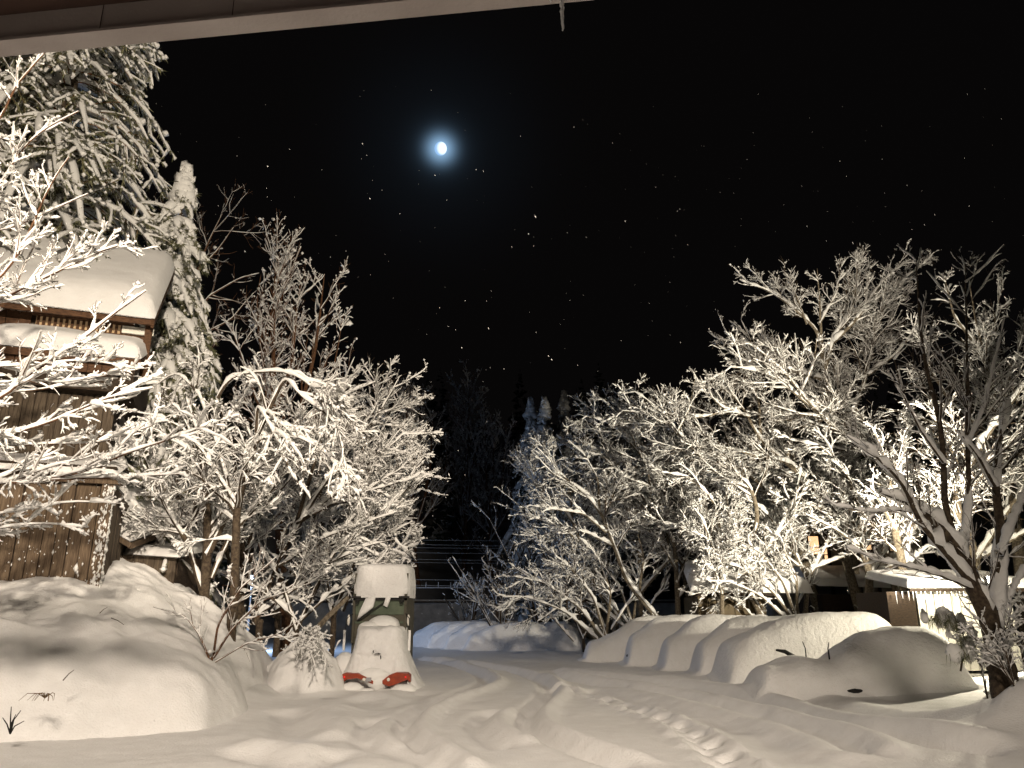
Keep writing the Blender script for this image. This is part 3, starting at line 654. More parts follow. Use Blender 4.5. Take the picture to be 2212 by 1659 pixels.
# dark near tree right
def near_right():
    Y = 15.5; b = W(2158, 1445, Y)
    L = [lw([(2162, 1450), (2158, 1400), (2140, 1330), (2105, 1270), (2075, 1190), (2020, 1120), (1960, 1080), (1900, 1060)], Y, .24, .02),
         lw([(2150, 1360), (2160, 1250), (2165, 1150), (2150, 1050), (2160, 950), (2180, 860)], Y, .13, .015, .5),
         lw([(2100, 1260), (2040, 1190), (1990, 1130), (1950, 1040), (1900, 990), (1830, 940)], Y, .08, .012, -.5),
         lw([(2070, 1180), (2040, 1100), (2040, 1000), (2030, 900), (2000, 800), (1985, 690), (1978, 560)], Y, .07, .008, .3),
         lw([(2080, 1200), (2095, 1080), (2090, 960), (2090, 850), (2088, 720), (2086, 570)], Y, .06, .008, .6),
         lw([(2160, 1200), (2200, 1100), (2240, 1010)], Y, .07, .012),
         lw([(2110, 1275), (2040, 1245), (1970, 1225), (1900, 1210), (1830, 1180)], Y, .04, .008, -.8),
         lw([(1995, 1110), (1940, 1100), (1880, 1105), (1800, 1090)], Y, .035, .008, -.5),
         lw([(2040, 1000), (1990, 930), (1950, 850), (1930, 770)], Y, .035, .007),
         lw([(2092, 960), (2130, 870), (2150, 780), (2170, 690)], Y, .035, .007),
         lw([(2150, 1050), (2110, 980), (2070, 930)], Y, .04, .01, -.4),
         lw([(2160, 1330), (2200, 1250), (2240, 1200)], Y, .05, .01)]
    spec = [dict(dens=4.0, tmin=.2, ang=(20, 55), lrat=.32, lmax=1.8, up=.25, n=6, wig=.09, rr=.5, lmin=.3),
            dict(dens=7.0, tmin=.12, ang=(25, 60), lrat=.45, lmax=.8, up=.2, n=4, wig=.12, rr=.6, lmin=.15),
            dict(dens=8, tmin=.15, ang=(25, 60), lrat=.5, lmax=.35, up=.15, n=3, wig=.15, rr=.6, lmin=.08)]
    tree('snowy_tree', 'dark leaning tree in the right foreground with snow packed in its forks', 'tree', b, L, spec,
         snow=(.19, .04, .018, .012), wsn=(.12, .016, .008, .005), tip=.10, twig_r=.0026, tipr=.018, jit=.02, cover=(1, .8, .6, .3))
near_right()

# shrubs on the right bank
for (u, v, Y, lab, s) in ((2190, 1480, 15.0, 'frosted shrub on the right bank at the edge of the view', 1.0), (2120, 1440, 17.0, 'thin shrub under the dark leaning tree', .7), (2205, 1400, 18, 'tall thin shrub beside the lamp at right', 1.3)):
    b = W(u, v, Y); L = []
    for i in range(7):
        a = rng.uniform(-1.1, 1.1); h = rng.uniform(.8, 1.5)*s; L.append(([b, b+np.array([a*.3*s, rng.normal(0, .2), h*.5]), b+np.array([a*.8*s, rng.normal(0, .4), h])], .018, .006))
    tree('snowy_shrub', lab, 'shrub', b, L, [dict(dens=7, tmin=.15, ang=(25, 60), lrat=.4, lmax=.6, up=.1, n=4, lmin=.12), dict(dens=12, tmin=.1, ang=(25, 65), lrat=.5, lmax=.3, up=.1, n=3, lmin=.06)],
         snow=(.04, .03, .025, .02), wsn=(.02, .014, .01, .01), tip=.6, tipr=.025, twig_r=.003, group='shrubs on the right bank')

# ------------------------------------------------------------------ conifers
def conifer(name, label, base, H, Rb, nb, z0=.08, droop=.9, snowmat='snow_tree', needle='needle', seed=1, pads=1.0, blade=.16, dens=1.0, pw=1.0, group=None, top_blob=True, bladew=.02, sub=6, strands=0, fill=1.0, blobr=.09, scov=.85, radj=.2, bs='i'):
    base = np.asarray(base, float); e = empty(name, base, label=label, cat='conifer', group=group)
    m = MB(); m.tube([(0, 0, 0), (0, 0, H*.5), (0, 0, H*.98)], np.array([H*.018, H*.011, .02]), 8); m.build('trunk', M['bark'], e, True)
    q = rng.random(nb)**.85; z = H*(z0+(1-z0)*q); az = rng.random(nb)*6.283
    rad = Rb*(1-(z/H))**pw*rng.uniform(1-radj, 1+radj*.6, nb)+.12
    n = 8; P = np.empty((nb, n, 3)); dr = droop*rng.uniform(.7, 1.3, nb)
    for i in range(n):
        s = i/(n-1); rr = rad*s*(1-.12*s); P[:, i, 0] = np.cos(az+.15*s)*rr; P[:, i, 1] = np.sin(az+.15*s)*rr
        P[:, i, 2] = z+rad*(.22*s-dr*.8*s*s)
    R = np.linspace(1, .15, n)[None]*(.012+rad*.012)[:, None]
    # side sprays
    sp, sd, sl, sr = spawn(P, R, sub/ max(.4, Rb*.25), .12, (35, 65), .35, 1.6, (1, 1, .3), .5, .12)
    P2, R2 = grow(sp, sd, sl, sr, 4, .08, -.6*droop, .3, .004)
    cb = MB(); V, Fq = tubes(P, R, 4); cb.add(V, [Fq]); V, Fq = tubes(P2, R2, 3); cb.add(V, [Fq])
    cb.build('branches', M['cedar_twig' if strands else 'bark'], e, False)
    # needles: thin blades hanging from the sprays
    nm = MB()
    for PP, dd in ((P, 26*dens*fill), (P2, 26*dens)):
        L = np.linalg.norm(np.diff(PP, axis=1), axis=2).sum(1); cnt = rng.poisson(np.clip(L*dd, 0, 400)); idx = np.repeat(np.arange(len(PP)), cnt); k = len(idx)
        t = .1+.9*rng.random(k)*.999; fi = t*(PP.shape[1]-1); i0 = np.minimum(fi.astype(int), PP.shape[1]-2); fr = (fi-i0)[:, None]
        p = PP[idx, i0]*(1-fr)+PP[idx, i0+1]*fr; d = PP[idx, i0+1]-PP[idx, i0]; d /= np.linalg.norm(d, axis=1, keepdims=True)+1e-9
        v = d*.8+rng.normal(0, .55, (k, 3)); v[:, 2] -= .45; v /= np.linalg.norm(v, axis=1, keepdims=True); ln = blade*rng.uniform(.5, 1.4, (k, 1))
        w = np.cross(v, rng.normal(0, 1, (k, 3))); w /= np.linalg.norm(w, axis=1, keepdims=True)+1e-9; w *= bladew
        V = np.stack([p-w, p+w, p+v*ln], 1).reshape(-1, 3); nm.add(V, [np.arange(3*k).reshape(-1, 3)])
    o = nm.build('foliage', M[needle], e, False)
    sn = MB(); V, Fq = snow_on(P, R, .16*pads, .13*pads, 5, .4, .45); sn.add(V, [Fq])
    V, Fq = snow_on(P2, R2, .09*pads, .06*pads, 4, .4, .7, scov); sn.add(V, [Fq])
    C = np.concatenate([P[:, -2:].reshape(-1, 3), P2[:, -1]]); k = len(C); rr = blobr*pads*rng.lognormal(0, .35, (k, 1))*np.array([[1, 1, 1.15]])
    V, Ft = blobs(C+UP*rr[:, 2:]*.2, rr, bs, .15); sn.add(V, [Ft])
    if top_blob:
        C = np.array([[rng.normal(0, .04), rng.normal(0, .04), H*(1-.012*i)-.05*i] for i in range(6)]); rr = np.array([[.10+.045*i]*2+[.2] for i in range(6)])*pads
        V, Ft = blobs(C, rr, 'i', .1); sn.add(V, [Ft])
    sn.build('snow_cover', M[snowmat], e, True)
    return e
gA = W(-60, 1250, 25)
b = np.array([gA[0], 25.0, 1.5])
conifer('cedar_tree', 'huge drooping cedar filling the upper left behind the barn', b, 36, 8.7, 300, .12, .95, pads=1.05, blade=.22, dens=.9, bladew=.027, sub=8, strands=1, pw=.9, fill=.6, blobr=.07, scov=.8, bs='o')
b = W(404, 362, 27); b[2] = 1.0
conifer('fir_tree', 'narrow fir with a thick pointed snow cap beside the barn roof', b, W(397, 362, 27)[2]-1.0, 3.9, 150, .15, 1.35, pads=1.8, blade=.26, dens=2.2, bladew=.024, sub=7, pw=.75, scov=.7, radj=.42, blobr=.035, bs='o')
for u, vt, Y, lab, rb in ((1150, 865, 74, 'left and slimmest of the three dim firs in the middle distance', 5.2), (1182, 865, 70, 'middle and widest of the three dim firs behind the cars', 5.8), (1228, 850, 80, 'right of the three dim firs, its tip standing clear', 5.2)):
    b = W(u, 1350, Y); b[2] = 0.5
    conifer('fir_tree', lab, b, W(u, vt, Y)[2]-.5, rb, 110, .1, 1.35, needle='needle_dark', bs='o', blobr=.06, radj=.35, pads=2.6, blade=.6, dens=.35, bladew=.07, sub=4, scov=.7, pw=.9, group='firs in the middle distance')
# drooping sapling beside the dark tree and small ones in the bank
def sapling(label, b, pts, r, ns):
    e = empty('fir_sapling', b, label=label, cat='conifer'); P = np.array(pts)
    m = MB(); m.tube(P, np.linspace(.02, .008, len(P)), 5); m.build('stem', M['bark'], e, True, origin=b)
    rs = resample(P, 12); C = rs[2:]+rng.normal(0, .05, (10, 3)); s = MB()
    for c, q in zip(C, np.linspace(1.15, .75, 10)):
        s.ell(c+(rng.normal(0, .09), 0, .02), (r*q*rng.uniform(.6, 1.0), r*q*.8, r*q*rng.uniform(.9, 1.6)), 12, 8, .11)
    s.build('snow_cover', M['snow_tree'], e, True, origin=b)
    nd = MB(); k = ns; idx = rng.integers(0, 10, k); p = C[idx]+rng.normal(0, r*.6, (k, 3))*(1, 1, .5); v = rng.normal(0, .5, (k, 3)); v[:, 2] -= 1.2; v /= np.linalg.norm(v, axis=1, keepdims=True)
    w = np.cross(v, rng.normal(0, 1, (k, 3))); w /= np.linalg.norm(w, axis=1, keepdims=True); w *= .006
    nd.add(np.stack([p-w, p+w, p+v*r*1.6], 1).reshape(-1, 3), [np.arange(3*k).reshape(-1, 3)]); nd.build('foliage', M['needle'], e, False, origin=b)
b = W(2075, 1450, 16.8)
sapling('small bent fir sapling weighed down by snow beside the last car', b, [b, W(2085, 1390, 16.8), W(2075, 1350, 16.8), W(2050, 1330, 16.8), W(2022, 1328, 16.7)], .15, 900)
b = W(305, 1360, 20.0)
sapling('little snow capped fir in front of the low shed', b, [b, W(303, 1335, 20), W(300, 1310, 20), W(302, 1290, 20)], .17, 500)

# ------------------------------------------------------------------ barn
def plank_wall(parent, org, p0, p1, z0, z1, wd, m, name='plank', prot=.03, top=None):
    """vertical boards from p0 to p1 (xy), each a part"""
    p0 = np.array(p0, float); p1 = np.array(p1, float); L = np.linalg.norm(p1-p0); n = max(1, int(L/wd)); d = (p1-p0)/L; rz = math.atan2(d[1], d[0])
    me = None
    for i in range(n):
        c = p0+d*(L*(i+.5)/n); zt = z1 if top is None else top((i+.5)/n)
        mb = MB(); mb.box((0, 0, 0), (L/n-.018, .035, (zt-z0)))
        o = mb.build(name, M[m], parent) if me is None or top else None
        if o is None: o = bpy.data.objects.new(name, me); col.objects.link(o); o.parent = parent
        elif not top: me = o.data
        nr = rng.uniform(-.012, .012)
        o.location = (c[0]-org[0]+d[1]*(nr+prot), c[1]-org[1]-d[0]*(nr+prot), (z0+zt)/2-org[2]+rng.uniform(-.02, .02)); o.rotation_euler = (rng.normal(0, .003), rng.normal(0, .005), rz)
def loft_roof(e, org, A, B, C, D, th, mat_, name, bulge=.3, nx=40, ny=26, skirt=True, lip=.0):
    """rounded snow slab over quad A(front left) B(front right) C(back right) D(back left)"""
    u = np.linspace(0, 1, nx); v = np.linspace(0, 1, ny); U, Vv = np.meshgrid(u, v)
    Q = (np.array(A)[None, None]*(1-U)[..., None]+np.array(B)[None, None]*U[..., None])*(1-Vv)[..., None]+(np.array(D)[None, None]*(1-U)[..., None]+np.array(C)[None, None]*U[..., None])*Vv[..., None]
    ed = np.minimum(np.minimum(U, 1-U)*np.linalg.norm(np.array(B)-A), np.minimum(Vv, 1-Vv)*np.linalg.norm(np.array(D)-A))
    h = th*(1-np.exp(-ed/(th*.35)))**.6*(1+.12*fbm(Q[..., 0]*.8, Q[..., 1]*.8+Q[..., 2], 3, 40))
    T = Q.copy(); T[..., 2] += h+.02
    idx = np.arange(nx*ny).reshape(ny, nx); f = np.stack([idx[:-1, :-1], idx[:-1, 1:], idx[1:, 1:], idx[1:, :-1]], -1).reshape(-1, 4)
    m = MB(); m.add(T, [f]); Qb = Q.copy(); m.add(Qb, [f[:, ::-1]])
    return m.build(name, mat_, e, True, origin=org)

def barn():
    # lower block: boarded wall behind the bank
    c = W(216, 1250, 19.2); cx = c[0]; org = np.array([cx, 19.2, 0.0])
    e = empty('barn', org, label='old two storey timber barn with deep snow on its roofs', cat='barn')
    psi = math.radians(21); cp, sp_ = math.cos(psi), math.sin(psi); e.rotation_euler = (0, 0, psi)
    def WL(u, v, yl):
        cx_ = (u-1106)/F; cy = (829.5-v)/F; d = np.array([cx_, CS-cy*SN, SN+cy*CS]); o = np.array([-org[0], -org[1], CH])
        r = lambda p: np.array([p[0]*cp+p[1]*sp_, -p[0]*sp_+p[1]*cp, p[2]]); dl, ol = r(d), r(o); k = (yl-org[1]-ol[1])/dl[1]
        return ol+dl*k+np.array([org[0], org[1], 0])
    lx = cx-6.5; zt = WL(216, 1036, 19.2)[2]
    m = MB(); m.box((cx-3.3, 22.2, zt/2), (6.4, 5.8, zt-.02)); m.build('wall', M['wood_dark'], e, origin=org)
    plank_wall(e, org, (lx, 19.25), (cx-.28, 19.25), .5, zt-.12, .27, 'wood')
    plank_wall(e, org, (cx-.03, 19.5), (cx-.03, 24.8), .5, zt-.12, .30, 'wood2')
    m = MB(); m.box((cx-.12, 19.2, zt/2), (.26, .24, zt)); m.build('corner_post', M['wood'], e, origin=org)
    m = MB(); m.box((cx-3.2, 19.12, zt-.02), (6.9, .2, .2)); m.build('beam', M['wood'], e, origin=org)
    # snow ledge on the pent roof between the storeys
    zl = zt+.05
    loft_roof(e, org, (lx, 18.75, zl), (cx+.12, 18.75, zl), (cx+.12, 20.6, zl+.55), (lx, 20.6, zl+.55), .18, M['snow'], 'pent_roof_snow')
    m = MB(); m.beam((lx, 19.7, zl+.2), (cx+.05, 19.7, zl+.2), 1.8, .06); m.build('pent_roof', M['wood_dark'], e, origin=org)
    # upper storey, set back
    Yu = 20.6; cu = WL(238, 950, Yu)[0]; z1 = WL(238, 815, Yu)[2]+.3
    m = MB(); m.box((cu-3.2, Yu+2.6, (zl+z1)/2), (6.2, 5.0, z1-zl)); m.build('wall', M['wood_dark'], e, origin=org)
    plank_wall(e, org, (cu-6.3, Yu+.08), (cu, Yu+.08), zl+.4, z1, .27, 'wood2')
    # middle roof with its snow and eave boards
    R1 = WL(303, 790, 20.0); L1 = WL(-60, 740, 20.0); zr = R1[2]+.15
    f0 = np.array([L1[0], 19.9, zr]); f1 = np.array([R1[0], 19.9, zr]); b1 = np.array([R1[0], 22.6, zr+1.1]); b0 = np.array([L1[0], 22.6, zr+1.1])
    loft_roof(e, org, f0, f1, b1, b0, .5, M['snow'], 'middle_roof_snow')
    m = MB(); m.beam(f0+(0, .05, -.10), f1+(0, .05, -.10), .06, .2); m.beam(f1+(-.03, .1, -.12), b1+(-.03, 0, -.12), .06, .2); m.build('middle_eave', M['wood_red'], e, origin=org)
    m = MB(); m.box((cu-2.6, 22.2, zr-.35), (6.0, 4.0, 1.1)); m.build('wall', M['wood_dark'], e, origin=org)
    plank_wall(e, org, (f0[0]+.3, 20.1), (f1[0]-.25, 20.1), z1-.35, zr-.15, .33, 'wood_red')
    # top storey with the slatted window
    Yt = 21.6; A = WL(82, 655, Yt); B = WL(330, 690, Yt); zs = WL(200, 770, Yt)[2]; ze = WL(334, 690, 21.0)[2]+.1
    m = MB(); m.box(((A[0]+B[0])/2-2.0, Yt+2.5, (zs+ze)/2-.3), (B[0]-A[0]+3.6, 4.6, ze-zs+.4)); m.build('wall', M['wood_dark'], e, origin=org)
    plank_wall(e, org, (A[0]-3.2, Yt+.12), (A[0]-.1, Yt+.12), zs-.4, ze-.1, .3, 'wood_red')
    plank_wall(e, org, (WL(282, 700, Yt)[0], Yt+.12), (B[0]-.12, Yt+.12), zs-.4, ze-.25, .3, 'wood_red')
    wn = MB(); xa, xb = A[0], WL(282, 700, Yt)[0]; za = ze-.15; zb = WL(200, 716, Yt)[2]
    wn.box(((xa+xb)/2, Yt+.16, (za+zb)/2), (xb-xa, .03, za-zb)); wo = wn.build('window', M['window_warm'], e, origin=org)
    fr = MB(); fr.box(((xa+xb)/2, Yt+.02, za+.04), (xb-xa+.2, .16, .10)); fr.box(((xa+xb)/2, Yt+.02, zb-.04), (xb-xa+.2, .16, .09)); fr.build('window_frame', M['wood_red'], wo, origin=org)
    n = 17; sl = None
    for i in range(n):
        if sl is None: mb = MB(); mb.box((0, 0, 0), (.07, .06, za-zb)); o = mb.build('slat', M['wood_red'], wo); sl = o.data
        else: o = bpy.data.objects.new('slat', sl); col.objects.link(o); o.parent = wo
        o.location = (xa+(xb-xa)*(i+.5)/n-org[0], Yt+.05-org[1], (za+zb)/2-org[2]); o.rotation_euler = (0, rng.normal(0, .01), 0)
    # white plaster strip and beams at the right end
    m = MB(); m.box((WL(300, 705, Yt)[0], Yt-.02, WL(300, 716, Yt)[2]), (.85, .08, .22)); m.build('plaster_panel', M['board'], e, origin=org)
    m = MB(); m.box((B[0]-.05, Yt-.1, zs+.35), (.2, .2, ze-zs+.5)); m.box((B[0]-.5, Yt-.08, zs+.12), (1.2, .14, .16)); m.build('corner_post', M['wood_red'], e, origin=org)
    # top roof: snow slab sloping to the front
    fl = WL(-60, 655, 21.0); fl[2] = WL(334, 690, 21.0)[2]; frr = WL(334, 690, 21.0); bk = WL(352, 540, 25.5); bl = WL(40, 545, 25.5)
    fl2 = fl+(fl-frr)*.25
    loft_roof(e, org, fl2, frr, (frr[0], 25.6, bk[2]-.55), (fl2[0], 25.6, bk[2]-.55), .75, M['snow'], 'top_roof_snow')
    m = MB(); m.beam(fl2+(0, .1, -.08), frr+(0, .1, -.08), .08, .16); m.build('top_eave', M['wood_red'], e, origin=org)
    br = np.array([frr[0], 25.6, bk[2]-.55])
    m = MB(); m.beam(frr+(-.05, .05, -.12), br+(-.05, 0, -.12), .08, .26); m.build('bargeboard', M['wood_red'], e, origin=org)
    m = MB(); n_ = 12
    for i in range(n_):
        p = frr+(br-frr)*((i+.5)/n_); m.box(p+(-.3, 0, -.22), (.5, .07, .1))
    o = m.build('rafter_ends', M['wood_red'], e, origin=org)
    # lichen-white corner trim + clinging snow bits on the boards
    k = 420; p = np.stack([rng.uniform(lx+1.2, cx, k), np.full(k, 19.19), rng.uniform(2.6, zt, k)], 1); rr = rng.lognormal(0, .5, (k, 1))*np.array([[.016, .012, .03]])
    V, Ft = blobs(p, rr); o = mesh_np('stuck_snow', V-org, [Ft], M['snow_tree'], True, e); o['kind'] = 'stuff'
    k = 170; p = np.stack([np.full(k, cx+.0), rng.uniform(19.1, 19.35, k), rng.uniform(2.4, zt-.1, k)], 1); p[:, 0] += .02; p2 = p.copy(); p2[:, 0] = cx-rng.random(k)*.2; p2[:, 1] = 19.07
    rr = rng.lognormal(0, .4, (2*k, 1))*np.array([[.025, .02, .05]]); V, Ft = blobs(np.concatenate([p, p2]), rr); o = mesh_np('stuck_snow', V-org, [Ft], M['snow_tree'], True, e); o['kind'] = 'stuff'
barn()

def shed():
    Y = 22.5; org = W(300, 1290, Y); e = empty('shed', org, label='low dark shed with sloping snowy roof right of the barn', cat='shed')
    a = W(226, 1110, Y); b_ = W(302, 1178, Y)
    loft_roof(e, org, (b_[0]-2.6, Y-.6, a[2]+.55), (b_[0], Y-.6, b_[2]+.05), (b_[0], Y+3, b_[2]+1.0), (b_[0]-2.6, Y+3, a[2]+1.4), .42, M['snow'], 'roof_snow')
    m = MB(); m.beam((b_[0]-2.6, Y-.5, a[2]+.45), (b_[0], Y-.5, b_[2]-.05), .1, .14); m.beam((b_[0]-.04, Y-.5, b_[2]-.05), (b_[0]-.04, Y+3, b_[2]+.9), .12, .16)
    m.build('eave', M['wood'], e, origin=org)
    z = b_[2]-.25; x1 = W(365, 1250, Y)[0]
    plank_wall(e, org, (b_[0]-2.2, Y+.4), (x1, Y+.4), .8, z, .3, 'wood2')
    m = MB(); m.box(((b_[0]-2.2+x1)/2, Y+1.6, (z+.8)/2), (x1-b_[0]+2.2, 2.2, z-.8)); m.build('wall', M['wood_dark'], e, origin=org)
    loft_roof(e, org, (b_[0]-.4, Y+.1, z), (x1+.15, Y+.1, z-.1), (x1+.15, Y+2.6, z+.3), (b_[0]-.4, Y+2.6, z+.4), .25, M['snow'], 'lean_to_snow')
shed()

# ------------------------------------------------------------------ truck
def truck():
    Y0 = 23.9; cx = W(811, 1478, Y0)[0]; org = np.array([cx, Y0, 0.0])
    e = empty('truck', org, label='tall green truck buried in snow with orange bumper showing', cat='truck')
    zf = lambda v, Y: W(811, v, Y)[2]
    xf = lambda u, v, Y: W(u, v, Y)[0]
    Yw = Y0+1.55          # windscreen plane
    zc0, zc1 = zf(1390, Yw), zf(1245, Yw)
    xl, xr = xf(762, 1330, Yw), xf(878, 1330, Yw)
    # cab body
    m = MB(); m.box(((xl+xr)/2, Yw+1.0, (zc1+.4)/2+.1), (xr-xl, 1.9, zc1-.4)); m.build('cab', M['olive'], e, origin=org)
    zg0, zg1 = zf(1346, Yw), zf(1297, Yw)
    m = MB(); m.box(((xl+xr)/2, Yw+.03, (zg0+zg1)/2+.13), (xr-xl-.16, .05, zg1-zg0-.26)); m.build('windscreen', M['green'], e, origin=org)
    m = MB(); m.box(((xl+xr)/2, Yw+.0, zg0+.02), (xr-xl-.12, .09, .06)); m.build('windscreen_sill', M['green'], e, origin=org)
    m = MB(); m.box(((xl+xr)/2, Yw+.02, zg0-.22), (xr-xl-.16, .06, .42)); m.build('cowl_panel', M['olive'], e, origin=org)
    for x in (xl+.04, xr-.04):
        m = MB(); m.box((x, Yw-.02, (zg0+zg1)/2-.2), (.08, .1, zg1-zg0+.8)); m.build('pillar', M['wood2'] if 0 else M['olive'], e, origin=org)
    m = MB(); m.box(((xl+xr)/2, Yw-.02, zg1+.06), (xr-xl, .1, .12)); m.build('visor', M['black'], e, origin=org)
    for x in (xl+.14, xr-.16):
        m = MB(); m.box((x, Yw-.1, zg1-.04), (.13, .06, .03)); m.box((x, Yw-.1, zg1-.11), (.09, .05, .02)); m.box((x-.05, Yw-.1, zg1-.02), (.02, .06, .13)); m.box((x+.05, Yw-.1, zg1-.02), (.02, .06, .13)); m.build('hinge', M['black'], e, origin=org)
    # roof snow: tall loaf with hanging front
    zt = zf(1216, Yw); nx, ny = 50, 46; U, V = np.meshgrid(np.linspace(-1, 1, nx), np.linspace(0, 1, 70))
    # wrap: closed superellipse in plan, dome on top
    a = np.linspace(0, 2*math.pi, 97); hh = np.linspace(0, 1, 34); Aa, Hh = np.meshgrid(a, hh); n_ = 5.0
    wx = (xr-xl)/2+.07; wy = 1.15; r = (np.abs(np.cos(Aa))**n_+np.abs(np.sin(Aa))**n_)**(-1/n_)
    zb = zf(1291, Yw-.2)
    prof = np.where(Hh < .6, 1.0-.05*(Hh/.6)**2, np.sqrt(np.clip(1-((Hh-.6)/.4)**2.4, 0, 1))*.95)
    Zz = zb+(zt-zb)*np.where(Hh < .6, Hh/.6*.78, .78+.22*(1-(1-(Hh-.6)/.4)**2.2))
    drip = (.5+.5*vn(Aa*6*3, Hh*3, 7))*.03*np.exp(-(Hh-.35)**2/.06)
    drip = drip+np.maximum(0, vn(Aa*26, Hh*4+Aa*3, 11))*.07*sst(.0, .25, Hh)*sst(.75, .45, Hh)
    X = (xl+xr)/2+np.cos(Aa)*r*wx*prof*(1+drip); Yy = Yw+1.0+np.sin(Aa)*r*wy*prof*(1+drip)
    grid('roof_snow', X, Yy, Zz, M['snow_car'], e, origin=org)
    m = MB(); m.box(((xl+xr)/2, Yw+1.0, zb+.02), (2*wx-.05, 2*wy-.05, .06)); m.build('roof', M['black'], e, origin=org)
    # wiper with its wedge of snow hanging across the windscreen
    p0 = W(771, 1341, Yw-.1); p1 = W(836, 1297, Yw-.1); m = MB(); m.beam(p0, p1, .03, .035); m.build('wiper', M['black'], e, origin=org)
    pts = [W(771, 1339, Yw-.12), W(776, 1322, Yw-.12), W(790, 1292, Yw-.12), W(812, 1288, Yw-.12), W(806, 1312, Yw-.12)]
    pc = np.array(pts); back = pc+(0, .08, 0); front = (pc-pc.mean(0))*.9+pc.mean(0)+(0, -.06, 0); m = MB()
    k = 5; m.add(np.concatenate([back, front, pc]), [np.array([[i, (i+1) % k, 10+(i+1) % k, 10+i] for i in range(k)]+[[10+i, 10+(i+1) % k, 5+(i+1) % k, 5+i] for i in range(k)]), np.array([[5, 6, 7, 8, 9]])]); m.build('hanging_snow', M['snow_tree'], e, True, origin=org)
    pts = np.array([W(828, 1308, Yw-.12), W(834, 1288, Yw-.12), W(845, 1286, Yw-.12), W(841, 1300, Yw-.12), W(836, 1312, Yw-.12)]); m = MB()
    m.add(np.concatenate([pts+(0, .08, 0), pts, pts*.9+pts.mean(0)*.1+(0, -.04, 0)]), [np.array([[i, (i+1) % k, 5+(i+1) % k, 5+i] for i in range(k)]+[[5+i, 5+(i+1) % k, 10+(i+1) % k, 10+i] for i in range(k)]), np.array([[10, 11, 12, 13, 14]])]); m.build('hanging_snow', M['snow_tree'], e, True, origin=org)
    # mirrors and side markers
    for s, x in ((-1, xl-.07), (1, xr+.07)):
        m = MB(); zt_ = zf(1350, Yw); m.tube([(x-s*.1, Yw-.05, zt_+.35), (x+s*.06, Yw-.25, zt_+.2), (x+s*.10, Yw-.3, zt_-.75)], np.array([.015, .015, .015]), 6); o = m.build('mirror_arm', M['black'], e, True, origin=org)
        m = MB(); m.ell((x+s*.02, Yw-.16, zt_+.15), (.05, .05, .17), 12, 8); m.build('side_mirror', M['lens'], e, True, origin=org)
        m = MB(); m.box((x+s*.09, Yw-.3, zt_-.45), (.07, .06, .6)); m.build('guard_post', M['snow_tree'], e, origin=org)
    # bonnet snow: sloping loaf spreading to a skirt
    zh = zf(1351, Y0+.9); nz = 60; na = 121; a = np.linspace(0, 2*math.pi, na); hh = np.linspace(0, 1, nz); Aa, Hh = np.meshgrid(a, hh)
    wb = (xf(905, 1470, Y0)-xf(722, 1470, Y0))/2; wt = (xf(872, 1360, Y0)-xf(768, 1360, Y0))/2; n_ = 3.6
    r = (np.abs(np.cos(Aa))**n_+np.abs(np.sin(Aa))**n_)**(-1/n_)
    q = np.clip(Hh/.82, 0, 1); wide = wt+(wb-wt)*(1-q)**1.9+.10*(1-q); top = np.sqrt(np.clip(1-(np.clip(Hh-.82, 0, 1)/.18)**2, 0, 1))
    Zz = np.where(Hh < .82, zh*.90*Hh/.82, zh*(.90+.10*(1-(1-(Hh-.82)/.18)**2)))
    side = np.cos(Aa)
    xcc = (xf(811, 1400, Y0)+.05*0); Xc = xcc+.0*Hh
    X = Xc+side*r*wide*top*(1+.03*vn(Aa*4, Hh*6, 3)); fy = np.sin(Aa)*r
    dpt = np.where(fy < 0, .22+.55*q**1.5*0+.95, 1.35)
    Yc = Y0+1.15-.15*Hh*0; Yy = Yc+fy*(dpt-(.28*q+.06*(q-.5)**2))*top-(-.0)
    Yy = Yy-.18*(1-q)**3*(fy < -.3)*np.abs(side)**2
    Zz = Zz+.12*vn(X*3, Yy*3, 17)*sst(.3, .9, Hh); Yy = Yy+.10*fbm(X*2.2, Zz*1.6, 3, 61)*(fy < 0)+.05*vn(X*9, Zz*1.5, 62)*(fy < 0)*sst(.3, .6, Zz); X = X+.06*fbm(Zz*2, Yy*1.5, 2, 63)
    # opening over the bumper and pressed-in grille lines
    lowc = (np.abs(X-xcc) < .93) & (Yy < Y0+1.0)
    push = np.exp(-((Zz-zf(1440, Y0))/.25)**2)*.10+np.exp(-((Zz-zf(1420, Y0))/.10)**2)*.05
    Yy = Yy+np.where(lowc & (np.abs(X-xcc) < .55), push, 0)
    Yy = Yy+np.where(lowc, sst(.42, .26, Zz)*.42, 0)
    o = grid('bonnet_snow', X, Yy, Zz, M['snow_car'], e, origin=org)
    m = MB(); m.ell((xf(822, 1345, Y0+.9), Y0+1.5, zh-.03), (.52, .5, .33), 26, 16, .01); m.ell((xf(795, 1350, Y0+.9), Y0+1.2, zh-.08), (.36, .4, .20), 22, 14, .01); m.build('drift_on_bonnet', M['snow_tree'], e, True, origin=org)
    m = MB(); m.ell((xf(746, 1425, Y0+.9), Y0+.9, zf(1440, Y0+.9)), (.36, .5, .42), 24, 16, .015); m.build('wheel_arch_snow', M['snow_tree'], e, True, origin=org)
    # dark cracks of the grille
    g = MB(); yc = Y0+.20
    g.ell((xf(815, 1413, Y0), yc+.12, zf(1413, Y0)), (.13, .22, .02), 12, 8, .15); g.ell((xf(820, 1420, Y0), yc+.12, zf(1420, Y0)), (.025, .2, .07), 10, 8, .2); g.ell((xf(804, 1406, Y0), yc+.1, zf(1408, Y0)), (.012, .2, .045), 8, 8, .2)
    g.build('grille_gap', M['black'], e, origin=org)
    # bumper: two orange horns either side of a snow tongue
    yb = Y0-.02
